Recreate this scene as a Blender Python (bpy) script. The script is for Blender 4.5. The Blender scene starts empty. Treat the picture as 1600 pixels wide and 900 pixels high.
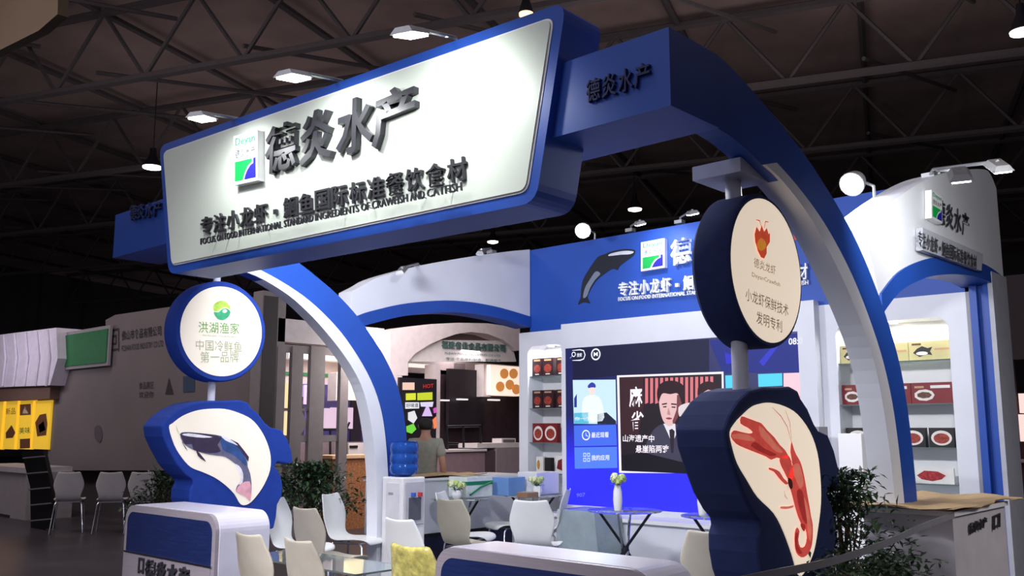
import bpy, bmesh, math, random
from mathutils import Vector, Matrix, geometry
random.seed(7)
C = bpy.context.scene.collection
scene = bpy.context.scene
PI = math.pi
# ------------------------------------------------------------------ camera
F = 1450.0; PITCH = math.radians(8.63); TURN = math.radians(42.5); EYE = 1.6
cam_data = bpy.data.cameras.new('camera'); cam = bpy.data.objects.new('camera', cam_data)
C.objects.link(cam); scene.camera = cam
cam.location = (0, 0, EYE); cam.rotation_euler = (PI/2 + PITCH, 0, TURN)
cam_data.sensor_width = 36; cam_data.lens = F*36/1600; cam_data.clip_end = 300; cam_data.clip_start = .05
# ------------------------------------------------------------------ world
w = bpy.data.worlds.new('world'); scene.world = w; w.use_nodes = True
w.node_tree.nodes['Background'].inputs[0].default_value = (.55, .52, .60, 1)
w.node_tree.nodes['Background'].inputs[1].default_value = .55
scene.view_settings.view_transform = 'Standard'; scene.view_settings.look = 'None'
scene.view_settings.exposure = 0.0; scene.view_settings.gamma = 1.0
scene.view_settings.use_curve_mapping = False
# ------------------------------------------------------------------ lights
def area(name, loc, target, power, sx, sy, col=(1, 1, 1), spread=PI):
    d = bpy.data.lights.new(name, 'AREA'); d.energy = power; d.shape = 'RECTANGLE'; d.size = sx; d.size_y = sy
    d.color = col; d.spread = spread
    o = bpy.data.objects.new(name, d); C.objects.link(o); o.location = loc
    o.rotation_euler = (Vector(target)-Vector(loc)).to_track_quat('-Z', 'Y').to_euler()
    return o
def spot(name, loc, target, power, angle=70, blend=.6, col=(1, 1, 1), rad=.05):
    d = bpy.data.lights.new(name, 'SPOT'); d.energy = power; d.spot_size = math.radians(angle); d.spot_blend = blend
    d.color = col; d.shadow_soft_size = rad
    o = bpy.data.objects.new(name, d); C.objects.link(o); o.location = loc
    o.rotation_euler = (Vector(target)-Vector(loc)).to_track_quat('-Z', 'Y').to_euler()
    return o
# hall lighting far above, with added fill lights among it (weak: most of the hall is dark)
area('hall_and_fill_light', (-5, 3, 8.6), (-5, 3, 0), 160, 5, 5, (.90, .88, 1))
area('hall_and_fill_light', (-15, 3, 8.6), (-17, 7, 0), 340, 6, 6, (1, .90, .88))
area('hall_and_fill_light', (-4, -3, 7), (-5.5, 4, 0), 90, 4, 4, (.95, .92, 1))  # added fill above the camera, brightens the booth fronts
area('hall_and_fill_light', (-4.3, -2.5, 6), (-5.2, 3.8, .2), 60, 2, 2, (.95, .92, 1), .75)  # added narrow fill for the counter fronts, kept off the sign
area('hall_and_fill_light', (2.5, 7, 4.5), (-1.9, 6.7, .5), 20, 1.5, 1.5, (1, .95, .95), 1.1)  # added fill from the right for the grey side counter
area('ceiling_fill', (-6, 14, 6.5), (-6, 14, 11), 190, 7, 7, (1, .90, .86))  # added upward fills that brighten the ceiling, no such lamps in the hall
area('ceiling_fill', (-22, 14, 6.5), (-22, 14, 11), 75, 8, 8, (1, .90, .88))
area('ceiling_fill', (-9, 0, 7.5), (-9, 2, 11), 55, 6, 6, (1, .90, .88))
area('hall_and_fill_light', (2, 12, 8.6), (0, 14, 0), 40, 5, 5, (1, .9, .88))
area('stand_fill', (-12.2, 9.6, 3.4), (-14.2, 9.8, 1.0), 90, .4, 2.0, (1, .92, .90))  # unseen fill lights added to brighten the neighbouring stands
area('stand_fill', (-10.6, 10.6, 4.3), (-12.6, 10.8, 1.5), 110, .5, 3.5, (1, .93, .92))
area('stand_fill', (-12.9, 12.6, 3.1), (-13.0, 12.6, 0), 22, .5, 2.0, (1, .92, .92))
area('stand_fill', (-21, 5.6, 3.4), (-21.5, 7.8, 2.9), 30, 2.5, .4, (.97, .92, 1))  # fill added in front of the white canopy to brighten its cloth
# added fill lights without fixtures, behind the front beam, aimed into the booth
area('booth_fill', (-6.4, 4.3, 3.45), (-6.4, 8.6, 1.9), 85, .5, .25, (.92, .94, 1))
area('booth_fill', (-3.9, 4.3, 3.45), (-4.2, 8.6, 1.9), 85, .5, .25, (.92, .94, 1))
# ------------------------------------------------------------------ photo measuring helpers
_fw = Vector((-math.sin(TURN)*math.cos(PITCH), math.cos(TURN)*math.cos(PITCH), math.sin(PITCH)))
_rt = Vector((math.cos(TURN), math.sin(TURN), 0)); _up = _rt.cross(_fw)
ORG = Vector((0, 0, EYE))
class Plane:
    """a real plane of the place: point p, axes r (right) and u (up); n = r x u faces the viewer"""
    def __init__(s, p, r, u=(0, 0, 1)):
        s.p = Vector(p); s.r = Vector(r).normalized(); s.u = Vector(u).normalized(); s.n = s.r.cross(s.u)
    def at(s, a, b, off=0.0):
        d = F*_fw+(a-800)*_rt+(450-b)*_up
        q = s.p+s.n*off
        t = (q-ORG).dot(s.n)/d.dot(s.n)
        return ORG+d*t
    def loc(s, a, b):
        q = s.at(a, b)-s.p
        return (q.dot(s.r), q.dot(s.u))
    def pt(s, x, y, off=0.0): return s.p+s.r*x+s.u*y+s.n*off
def PX(x): return Plane((x, 0, 0), (0, 1, 0))      # plane x = const seen from +x
def PY(y): return Plane((0, y, 0), (1, 0, 0))      # plane y = const seen from -y
def PZ(z): return Plane((0, 0, z), (1, 0, 0), (0, 1, 0))
# ------------------------------------------------------------------ materials
def lin(c):
    return tuple(((v/255)/12.92 if v/255 <= .04045 else ((v/255+.055)/1.055)**2.4) for v in c)
_m = {}
def mat(name, rgb, rough=.5, metal=0.0, var=.06, scale=8.0, emit=None, strength=0.0, bump=0.0, trans=0.0, ior=1.45, coat=0.0, stretch=None, alpha=1.0):
    if name in _m: return _m[name]
    m = bpy.data.materials.new(name); m.use_nodes = True; nt = m.node_tree; N = nt.nodes; L = nt.links
    b = N['Principled BSDF']; col = lin(rgb)
    b.inputs['Roughness'].default_value = rough; b.inputs['Metallic'].default_value = metal
    b.inputs['Transmission Weight'].default_value = trans; b.inputs['IOR'].default_value = ior
    b.inputs['Coat Weight'].default_value = coat; b.inputs['Alpha'].default_value = alpha
    tc = N.new('ShaderNodeTexCoord'); nz = N.new('ShaderNodeTexNoise'); nz.inputs['Scale'].default_value = scale
    nz.inputs['Detail'].default_value = 4
    src = tc.outputs['Object']
    if stretch:
        mp = N.new('ShaderNodeMapping'); mp.inputs['Scale'].default_value = stretch; L.new(src, mp.inputs[0]); src = mp.outputs[0]
    L.new(src, nz.inputs['Vector'])
    rp = N.new('ShaderNodeValToRGB'); rp.color_ramp.elements[0].position = .3; rp.color_ramp.elements[1].position = .7
    rp.color_ramp.elements[0].color = tuple(max(0, c*(1-var)) for c in col)+(1,)
    rp.color_ramp.elements[1].color = tuple(min(1, c*(1+var)) for c in col)+(1,)
    L.new(nz.outputs[0], rp.inputs[0]); L.new(rp.outputs[0], b.inputs['Base Color'])
    if emit is not None:
        b.inputs['Emission Color'].default_value = lin(emit)+(1,); b.inputs['Emission Strength'].default_value = strength
    if bump:
        bp = N.new('ShaderNodeBump'); bp.inputs['Strength'].default_value = bump; bp.inputs['Distance'].default_value = .01
        L.new(nz.outputs[0], bp.inputs['Height']); L.new(bp.outputs[0], b.inputs['Normal'])
    _m[name] = m
    return m
def glow(name, rgb, s=1.0): return mat(name, tuple(int(v*.3) for v in rgb), .6, emit=rgb, strength=s, var=0)
BLUE = mat('blue_board', (32, 76, 168), .45, var=.05, scale=3)
BLUE_DEEP = mat('blue_felt', (22, 62, 160), .8, var=.10, scale=14, bump=.2)
NAVY = mat('navy_felt', (24, 38, 84), .85, var=.12, scale=14, bump=.2)
WHITE = mat('white_paint', (226, 228, 236), .5, var=.03, scale=3)
WHITE_GLOSS = mat('white_gloss', (238, 238, 240), .25, var=.02, scale=3, coat=.3)
SIGNW = mat('sign_white', (208, 217, 206), .45, var=.02, scale=2)
CHAIRW = mat('chair_plastic', (226, 228, 226), .35, var=.02)
CHAIRB = mat('chair_beige_shaded', (224, 217, 200), .4, var=.04)
CHROME = mat('chrome', (190, 192, 198), .22, 1.0, var=.03)
DARKM = mat('dark_metal', (46, 46, 54), .4, .7)
GREY = mat('grey_panel', (150, 148, 156), .5)
LGREY = mat('light_grey_lining', (178, 180, 192), .5)
BLACK = mat('black_plastic', (16, 16, 18), .4)
LETTER = mat('charcoal_letter', (58, 58, 64), .35, .2)
LETTERW = mat('white_letter', (238, 240, 246), .4)
GLASS = mat('table_glass', (225, 238, 236), .03, trans=.92, ior=1.3, var=0)
GLASSB = mat('shelf_glass', (210, 230, 228), .05, trans=.8, ior=1.2, var=0)
STEEL = mat('brushed_steel', (168, 160, 168), .38, .2, var=.08, scale=6, stretch=(1, 1, 30))
CARD = mat('cardboard', (176, 150, 112), .85, var=.14, scale=9, bump=.3)
TRUSS = mat('truss_steel', (70, 63, 66), .8, var=.1)
LAMPM = mat('lamp_housing', (170, 172, 176), .35, .6)
LED_W = glow('lamp_glow', (246, 244, 255), 14)
# ------------------------------------------------------------------ mesh helpers
class MB:
    def __init__(s): s.v = []; s.f = []; s.mi = []; s.m = 0
    def add(s, vs, fs):
        o = len(s.v); s.v += [tuple(q) for q in vs]
        for f in fs: s.f.append([i+o for i in f]); s.mi.append(s.m)
        return s
    def box(s, a, b):
        (x0, y0, z0), (x1, y1, z1) = a, b
        return s.add([(x0,y0,z0),(x1,y0,z0),(x1,y1,z0),(x0,y1,z0),(x0,y0,z1),(x1,y0,z1),(x1,y1,z1),(x0,y1,z1)],
                     [(0,3,2,1),(4,5,6,7),(0,1,5,4),(1,2,6,5),(2,3,7,6),(3,0,4,7)])
    def cbox(s, c, d): return s.box([c[i]-d[i]/2 for i in range(3)], [c[i]+d[i]/2 for i in range(3)])
    def tube(s, pts, r, n=8, cap=True):
        pts = [Vector(p) for p in pts]; rs = r if isinstance(r, (list, tuple)) else [r]*len(pts)
        o = len(s.v); prev = None
        for i, p in enumerate(pts):
            t = (pts[min(i+1, len(pts)-1)]-pts[max(i-1, 0)]).normalized()
            a = prev if prev is not None else (Vector((0, 0, 1)) if abs(t.z) < .9 else Vector((1, 0, 0)))
            a = (a-t*a.dot(t)).normalized(); prev = a; b = t.cross(a)
            for k in range(n):
                q = p+rs[i]*(a*math.cos(2*PI*k/n)+b*math.sin(2*PI*k/n)); s.v.append(tuple(q))
        for i in range(len(pts)-1):
            for k in range(n):
                s.f.append([o+i*n+k, o+i*n+(k+1) % n, o+(i+1)*n+(k+1) % n, o+(i+1)*n+k]); s.mi.append(s.m)
        if cap:
            s.f.append([o+k for k in range(n)][::-1]); s.mi.append(s.m)
            s.f.append([o+(len(pts)-1)*n+k for k in range(n)]); s.mi.append(s.m)
        return s
    def lathe(s, prof, c=(0, 0, 0), n=24, ax='z'):
        o = len(s.v)
        for r, z in prof:
            for k in range(n):
                x, y = r*math.cos(2*PI*k/n), r*math.sin(2*PI*k/n)
                q = (x, y, z) if ax == 'z' else (z, x, y)
                s.v.append((c[0]+q[0], c[1]+q[1], c[2]+q[2]))
        for i in range(len(prof)-1):
            for k in range(n):
                s.f.append([o+i*n+k, o+i*n+(k+1) % n, o+(i+1)*n+(k+1) % n, o+(i+1)*n+k]); s.mi.append(s.m)
        s.f.append([o+k for k in range(n)][::-1]); s.mi.append(s.m)
        s.f.append([o+(len(prof)-1)*n+k for k in range(n)]); s.mi.append(s.m)
        return s
    def prism(s, pts3, vec):
        """closed outline of 3D points (planar) swept by vec"""
        n = len(pts3); P = [Vector(p) for p in pts3]; V = Vector(vec)
        tris = geometry.tessellate_polygon([P])
        o = len(s.v); s.v += [tuple(p) for p in P]+[tuple(p+V) for p in P]
        for t in tris:
            s.f.append([o+i for i in t]); s.mi.append(s.m); s.f.append([o+n+i for i in t][::-1]); s.mi.append(s.m)
        for i in range(n):
            j = (i+1) % n; s.f.append([o+i, o+j, o+n+j, o+n+i]); s.mi.append(s.m)
        return s
    def flat(s, pts3):
        P = [Vector(p) for p in pts3]; o = len(s.v); s.v += [tuple(p) for p in P]
        for t in geometry.tessellate_polygon([P]): s.f.append([o+i for i in t]); s.mi.append(s.m)
        return s
    def mesh(s, name, mats, smooth=False, recalc=True):
        me = bpy.data.meshes.new(name); me.from_pydata(s.v, [], s.f)
        for m in (mats if isinstance(mats, (list, tuple)) else [mats]): me.materials.append(m)
        for p, i in zip(me.polygons, s.mi): p.material_index = i; p.use_smooth = smooth
        if recalc:
            bm = bmesh.new(); bm.from_mesh(me); bmesh.ops.recalc_face_normals(bm, faces=bm.faces); bm.to_mesh(me); bm.free()
        if smooth: me.set_sharp_from_angle(angle=math.radians(40))
        me.update(); return me
    def build(s, name, mats, parent=None, smooth=False, recalc=True):
        return obj(name, s.mesh(name, mats, smooth, recalc), parent)
def obj(name, me, parent=None, loc=None):
    o = bpy.data.objects.new(name, me); C.objects.link(o)
    if parent is not None:
        o.parent = parent
        if parent.type == 'EMPTY' or True:
            o.matrix_parent_inverse = world_of(parent).inverted()
    if loc is not None: o.location = loc
    return o
def world_of(o):
    m = Matrix.LocRotScale(o.location, o.rotation_euler, o.scale)
    if o.parent is not None: m = world_of(o.parent) @ o.matrix_parent_inverse @ m
    return m
def thing(name, label, cat, loc=(0, 0, 0), rz=0, group=None):
    o = bpy.data.objects.new(name, None); C.objects.link(o); o.location = loc; o.rotation_euler = (0, 0, rz)
    o.empty_display_size = .1
    return tag(o, label, cat, group)
def tag(o, label, cat, group=None):
    o['label'] = label; o['category'] = cat
    if group: o['group'] = group
    return o
def struct(o): o['kind'] = 'structure'; return o
def lab(o, l): o['label'] = l; return o
def local_child(name, me, parent):
    o = bpy.data.objects.new(name, me); C.objects.link(o); o.parent = parent; return o
def dup(root, loc=None, rz=None, label=None):
    r = root.copy(); C.objects.link(r)
    if loc is not None: r.location = loc
    if rz is not None: r.rotation_euler = (0, 0, rz)
    if label: r['label'] = label
    def rec(a, b):
        for ch in list(a.children):
            c = ch.copy(); C.objects.link(c); c.parent = b; rec(ch, c)
    rec(root, r)
    return r
def bevel(o, width=.01, seg=2):
    m = o.modifiers.new('bevel', 'BEVEL'); m.width = width; m.segments = seg; m.limit_method = 'ANGLE'; m.angle_limit = math.radians(40)
    return o
def smooth_line(pts, sub=6, closed=True):
    """Catmull-Rom through 2D/3D points"""
    P = [Vector(p) for p in pts]; n = len(P); out = []
    rng = range(n) if closed else range(n-1)
    for i in rng:
        g = (lambda k: P[k % n]) if closed else (lambda k: P[min(max(k, 0), n-1)])
        a, b, c, d = g(i-1), g(i), g(i+1), g(i+2)
        for k in range(sub):
            t = k/sub
            out.append(.5*((2*b)+(c-a)*t+(2*a-5*b+4*c-d)*t*t+(3*b-a-3*c+d)*t**3))
    if not closed: out.append(P[-1])
    return out
# ------------------------------------------------------------------ lettering
_glyph = {}
def glyph(ch, bold=0.0, ext=0.0):
    k = (ch, bold, ext)
    if k in _glyph: return _glyph[k]
    c = bpy.data.curves.new('glyph', 'FONT'); c.body = ch; c.offset = bold; c.extrude = ext/2; c.resolution_u = 2
    c.fill_mode = 'BOTH' if ext else 'FRONT'
    o = bpy.data.objects.new('glyph', c); C.objects.link(o)
    dg = bpy.context.evaluated_depsgraph_get(); dg.update()
    me = bpy.data.meshes.new_from_object(o.evaluated_get(dg))
    vs = [v.co.copy() for v in me.vertices]; fs = [tuple(p.vertices) for p in me.polygons]
    bpy.data.objects.remove(o); bpy.data.curves.remove(c); bpy.data.meshes.remove(me)
    if not vs: vs = [Vector((0, 0, 0))]
    x0 = min(v.x for v in vs); x1 = max(v.x for v in vs); y0 = min(v.y for v in vs); y1 = max(v.y for v in vs)
    _glyph[k] = (vs, fs, x0, x1, y0, y1)
    return _glyph[k]
def text_mesh(ch, O, R, U, depth=0.0, bold=0.0, m=None, mb=None, aspect_fit=True):
    """fit the ink box of ch into the box O, O+R, O+U (world vectors); returns MB"""
    mb = mb or MB(); vs, fs, x0, x1, y0, y1 = glyph(ch, bold, .1 if depth else 0)
    n = R.cross(U).normalized()
    W = max(x1-x0, 1e-4); H = max(y1-y0, 1e-4)
    out = [O+R*((v.x-x0)/W)+U*((v.y-y0)/H)+n*((v.z/.1+.5)*depth if depth else 0) for v in vs]
    return mb.add(out, fs)
def sign_text(s, pl, bl, br, tl, mt, parent, depth=0.0, bold=.0, off=.004, name='lettering', each=False, slant=0.0):
    """write s on plane pl, from photo points bottom-left, bottom-right, top-left"""
    O = pl.at(*bl, off); R = pl.at(*br, off)-O; U = pl.at(*tl, off)-O
    if each:
        n = len(s)
        for i, ch in enumerate(s):
            if ch == ' ': continue
            if ch in '·':
                sz = U.length*.12; c = O+R*((i+.5)/n)+U*.42
                mb = MB(); mb.prism([c+R.normalized()*dx*sz+U.normalized()*dy*sz for dx, dy in ((-1,-1),(1,-1),(1,1),(-1,1))], pl.n*max(depth, .002))
            else: mb = text_mesh(ch, O+R*((i+.06)/n), R*(.88/n), U, depth, bold)
            mb.build(name, mt, parent, recalc=False)
        return
    return text_mesh(s, O, R, U, depth, bold).build(name, mt, parent, recalc=False)
def px_poly(pl, pts, mt, parent, off=.003, sub=0, name='print', depth=0):
    q = [pl.at(a, b, off) for a, b in pts]
    if sub: q = smooth_line(q, sub)
    mb = MB()
    if depth: mb.prism(q, pl.n*depth)
    else: mb.flat(q)
    return mb.build(name, mt, parent, recalc=bool(depth))
# ================================================================== SETTING
FLOOR = mat('hall_floor', (62, 56, 62), .35, var=.25, scale=1.3, bump=.05)
CARPET = mat('booth_carpet', (112, 116, 126), .9, var=.15, scale=40, bump=.3)
struct(MB().box((-60, -8, -.1), (25, 60, 0)).build('floor', FLOOR))
struct(MB().box((-8.0, 3.3, 0), (-2.2, 9.1, .006)).build('floor_carpet', CARPET))
HD = Vector((-.935, -.355, 0)); HP = Vector((-.355, .935, 0))      # the hall stands turned to the booth
CEIL = mat('hall_ceiling', (138, 118, 116), .95, var=.25, scale=.5)
WALLD = mat('hall_wall', (84, 78, 84), .95, var=.2, scale=.6)
def slab(o, a, ra, b, rb, z0, z1):
    c = [o+a*ra[0]+b*rb[0], o+a*ra[1]+b*rb[0], o+a*ra[1]+b*rb[1], o+a*ra[0]+b*rb[1]]
    return MB().prism([Vector((p.x, p.y, z0)) for p in c], (0, 0, z1-z0))
O3 = Vector((0, 0, 0))
struct(slab(O3, HD, (-30, 70), HP, (-14, 75), 11.2, 11.4).build('ceiling', CEIL))
struct(slab(O3, HD, (-30, 70), HP, (58, 58.3), 0, 11.4).build('wall_back', WALLD))
struct(slab(O3, HD, (48, 48.3), HP, (-14, 75), 0, 11.4).build('wall_left', WALLD))
struct(slab(O3, HD, (-26, -25.7), HP, (-14, 75), 0, 11.4).build('wall_right', WALLD))
# ribs of the far left wall cladding
rib = MB().box((-.06, -.12, 0), (.06, .12, 11)).mesh('rib', mat('wall_rib', (70, 66, 72), .9))
for k in range(16):
    p = HD*47.8+HP*(-6+k*3.4)
    o = struct(obj('wall_rib', rib, None, (p.x, p.y, 0))); o.rotation_euler.z = math.atan2(HD.y, HD.x)
# roof trusses across the hall, purlins along it
def truss_mesh(L=60, h=1.7, step=2.6):
    top = MB().tube([(0, 0, h), (L, 0, h)], .11, 6).mesh('top_chord', TRUSS)
    bot = MB().tube([(0, 0, 0), (L, 0, 0)], .10, 6).mesh('bottom_chord', TRUSS)
    up = MB().tube([(0, 0, 0), (step/2, 0, h)], .05, 5).mesh('brace', TRUSS)
    dn = MB().tube([(step/2, 0, h), (step, 0, 0)], .05, 5).mesh('brace', TRUSS)
    return top, bot, up, dn, int(L/step), step
TM = truss_mesh()
ang = math.atan2(HD.y, HD.x)
for k, d in enumerate((4, 9.5, 15, 20.5, 26, 33, 42)):
    p = HP*d-HD*14
    t = struct(bpy.data.objects.new('roof_truss', None)); C.objects.link(t); t.location = (p.x, p.y, 9.2); t.rotation_euler.z = ang
    local_child('top_chord', TM[0], t); local_child('bottom_chord', TM[1], t)
    for i in range(TM[4]):
        for me in (TM[2], TM[3]):
            b = local_child('brace', me, t); b.location.x = i*TM[5]
pm = MB().tube([(0, 0, 0), (0, 60, 0)], .09, 6).mesh('purlin', TRUSS)
pm2 = MB().tube([(0, 0, 0), (2.2, 5.5, .9)], .05, 5).mesh('cross_brace', TRUSS)
for i in range(15):
    p = HD*(i*4-12)-HP*4
    o = struct(obj('roof_purlin', pm, None, (p.x, p.y, 10.95))); o.rotation_euler.z = ang+PI
    o.rotation_euler.z = math.atan2(HP.y, HP.x)-PI/2
    for q in range(5):
        o = struct(obj('roof_brace', pm2, None, tuple(HD*(i*4-12)+HP*(4+5.5*q)+Vector((0, 0, 9.5))))); o.rotation_euler.z = math.atan2(HP.y, HP.x)-PI/2
# high bay lamps
def bay_lamp(loc, label, col, s, r=.28):
    t = thing('high_bay_lamp', label, 'ceiling lamp', loc, 0)
    MB().lathe([(r*.3, .5), (r*.35, .3), (r, 0), (r*.97, -.01)], loc).build('lamp_shade', DARKM, t, True)
    MB().lathe([(r*.93, -.012), (r*.9, -.05), (r*.5, -.08)], loc).build('lamp_lens', glow('bay_glow_%d%d' % (col[2], s), col, s), t, True)
    MB().tube([(loc[0], loc[1], loc[2]+.5), (loc[0], loc[1], 11.2)], .015, 5).build('hanging_rod', DARKM, t)
for (u, v, z, lb, col, s, r) in (
    (822, 20, 8.6, 'orange high bay lamp glowing above the top edge of the big front sign', (255, 180, 110), 6, .13),
    (238, 260, 8.6, 'high bay lamp lit at far left, left of the big sign', (255, 240, 230), 5, .27),
    (992, 326, 8.6, 'high bay lamp lit above the blue back wall, between spotlight and round sign', (255, 235, 230), 5, .24),
    (770, 377, 8.6, 'small distant high bay lamp below the big sign, above the curved white fascia', (255, 240, 235), 5, .22),
    (1597, 48, 8.6, 'high bay lamp cut off by the right edge of the picture', (255, 245, 240), 5, .22)):
    p = PZ(z).at(u, v); bay_lamp(tuple(p), lb, col, s, r)
# brown banner top left
bp = PY(3.0)
q = [PY(1.6).at(*c) for c in ((-60, -60), (92, -60), (90, 22), (60, 48), (-60, 108))]
tag(MB().prism(q, (0, .05, 0)).build('hanging_banner', mat('brown_banner', (58, 41, 22), .9)), 'brown banner hanging in the top left corner of the picture', 'banner')

# ================================================================== BOOTH STRUCTURE
OUT = [(3.66, 3.50), (4.1, 3.53), (4.5, 3.43), (4.85, 3.31), (5.13, 3.20), (5.36, 3.08), (5.6, 2.94), (5.83, 2.77), (6.03, 2.58), (6.23, 2.35), (6.4, 2.09), (6.5, 1.83), (6.56, 1.5), (6.60, 1.0), (6.62, 0)]
SEAM = [(3.66, 3.24), (4.1, 3.22), (4.4, 3.16), (4.7, 3.07), (4.93, 2.99), (5.2, 2.87), (5.43, 2.73), (5.66, 2.55), (5.87, 2.33), (6.05, 2.09), (6.17, 1.85), (6.24, 1.6), (6.29, 1.25), (6.32, .8), (6.33, 0)]
INN = [(3.66, 3.125), (4.1, 3.125), (4.35, 3.09), (4.56, 3.03), (4.75, 2.98), (5.03, 2.86), (5.25, 2.72), (5.43, 2.58), (5.64, 2.39), (5.83, 2.18), (5.96, 1.97), (6.05, 1.7), (6.12, 1.35), (6.16, .9), (6.18, 0)]
def sweep_band(A, B, x0, x1):
    a = smooth_line([(0, p, q) for p, q in A], 3, False); b = smooth_line([(0, p, q) for p, q in B], 3, False); n = len(a); vs = []
    for p, q in zip(a, b): vs += [(x0, p.y, p.z), (x1, p.y, p.z), (x1, q.y, q.z), (x0, q.y, q.z)]
    fs = [[k*4+j, k*4+(j+1) % 4, (k+1)*4+(j+1) % 4, (k+1)*4+j] for k in range(n-1) for j in range(4)]+[[0, 1, 2, 3], [(n-1)*4+j for j in range(4)]]
    return MB().add(vs, fs)
def arch(x0, x1, label):
    t = thing('arch_leg', label, 'booth arch', ((x0+x1)/2, 6.5, 0))
    sweep_band(OUT, SEAM, x0, x1-.02).build('blue_band', BLUE, t)
    k = 5      # the white edging starts where the leg leaves the front beam
    sweep_band(SEAM[:k], INN[:k], x0, x1-.02).build('blue_band', BLUE, t)
    lab(sweep_band(SEAM[k-2:], INN[k-2:], x0-.005, x1).build('white_edging', WHITE, t), 'white edging along the inner curve')
    return t
arch(-7.66, -7.5, 'left curved blue arch leg edged in white, foot beside the water dispenser')
arch(-2.45, -2.3, 'right curved arch leg in dark blue and grey, standing by the leafy shrub')
# cross beam behind the front sign
beam = thing('cross_beam', 'dark blue cross beam behind the big front sign, faint raised lettering on it', 'beam', (-5.1, 3.85, 3.1))
MB().box((-8.2, 3.63, 3.12), (-2.302, 4.08, 3.515)).build('beam_body', BLUE, beam)
BFACE = PY(3.63)
FAINT = mat('faint_letter', (20, 34, 84), .6)
sign_text('德炎水产', BFACE, (918, 163), (1020, 133), (918, 128), FAINT, beam, .02, .01, each=True, name='raised_letter')
sign_text('德炎水产', BFACE, (205, 345), (255, 338), (205, 322), FAINT, beam, .02, .01, each=True, name='raised_letter')

# ---- side fascias
def fascia(x0, x1, top, bot, label, name, face):
    t = thing(name, label, 'fascia', ((x0+x1)/2, 7.5, 2.6))
    tp = smooth_line([(0, a, b) for a, b in top], 5, False); bt = smooth_line([(0, a, b) for a, b in bot], 5, False)
    pr = [Vector((x0, p.y, p.z)) for p in tp]+[Vector((x0, p.y, p.z+.0)) for p in reversed(bt)]
    MB().prism(pr, (x1-x0, 0, 0)).build('white_panel', WHITE, t)
    n = len(bt); vs = []
    for p in bt: vs += [(x0-.03, p.y, p.z+.01), (x1+.015, p.y, p.z+.01), (x1+.015, p.y, p.z-.13), (x0-.03, p.y, p.z-.13)]
    fs = [[k*4+j, k*4+(j+1) % 4, (k+1)*4+(j+1) % 4, (k+1)*4+j] for k in range(n-1) for j in range(4)]+[[0, 1, 2, 3], [(n-1)*4+j for j in range(4)]]
    MB().add(vs, fs).build('blue_edge', BLUE, t)
    return t
fl = fascia(-8.15, -7.92, [(6.1, 3.06), (6.25, 3.14), (6.5, 3.27), (7.2, 3.50), (8.0, 3.71), (8.6, 3.85), (8.99, 3.93)],
       [(6.1, 2.75), (6.2, 2.80), (6.4, 2.87), (6.9, 3.0), (7.6, 3.10), (8.3, 3.10), (8.99, 3.03)], 'curved white side fascia with blue lower edge, left of the blue back wall', 'side_fascia', 1)
fr = fascia(-2.62, -2.38, [(6.1, 2.93), (6.35, 3.08), (6.9, 3.33), (7.4, 3.53), (7.86, 3.68), (8.4, 3.82), (9.0, 3.95), (9.2, 3.94), (9.35, 3.84)],
       [(6.3, 2.5), (6.65, 2.69), (7.1, 2.83), (7.54, 2.92), (8.2, 3.0), (8.8, 3.02), (9.35, 2.97)], 'curved white side fascia with charcoal lettering, at the right end of the booth', 'side_fascia', 1)
FR = PX(-2.375)
def logo(pl, bl, br, tl, parent, depth=.06):
    """white raised tile: pale name above, green and blue swoosh below"""
    O = pl.at(*bl, .0); R = pl.at(*br, .0)-O; U = pl.at(*tl, .0)-O; n = pl.n
    P = lambda a, b, o=0: O+R*a+U*b+n*(depth+o)
    t = MB().prism([P(0, 0, -depth), P(1, 0, -depth), P(1, 1, -depth), P(0, 1, -depth)], n*depth).build('logo_tile', WHITE_GLOSS, parent)
    w = MB()
    def poly(pts, m, nm):
        MB().flat([P(a, b, .003) for a, b in pts]).build(nm, m, t, recalc=False)
    poly([(.08, .07), (.40, .07), (.47, .2), (.60, .33), (.78, .40), (.78, .46), (.08, .46)], mat('logo_green', (18, 164, 74), .4), 'green_field')
    poly([(.47, .07), (.93, .07), (.93, .46), (.84, .46), (.84, .36), (.72, .33), (.60, .25), (.52, .16)], mat('logo_blue', (36, 34, 150), .4), 'blue_field')
    text_mesh('Deyan', P(.1, .74, .003), R*.8, U*.20, 0, .01).build('logo_name', mat('logo_pale', (40, 150, 110), .4), t, recalc=False)
    text_mesh('德炎水产', P(.1, .52, .003), R*.8, U*.18, 0, 0).build('logo_name', mat('logo_grey', (60, 70, 76), .4), t, recalc=False)
    return t
logo(FR, (1445, 342), (1462, 351), (1445, 298), fr, .05)
sign_text('德炎水产', FR, (1463, 348), (1514, 372), (1463, 309), LETTER, fr, .008, .005, each=True, name='raised_letter')
q = [FR.at(a, b) for a, b in ((1431, 392), (1524, 424), (1526, 398), (1431, 357))]
MB().prism(q, FR.n*.05).build('slogan_board', LGREY, fr)
FR2 = PX(-2.32)
sign_text('专注小龙虾·鮰鱼国际标准餐饮食材', FR2, (1434, 384), (1526, 421), (1434, 360), LETTER, fr, .004, .0, each=True, name='raised_letter')

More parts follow.
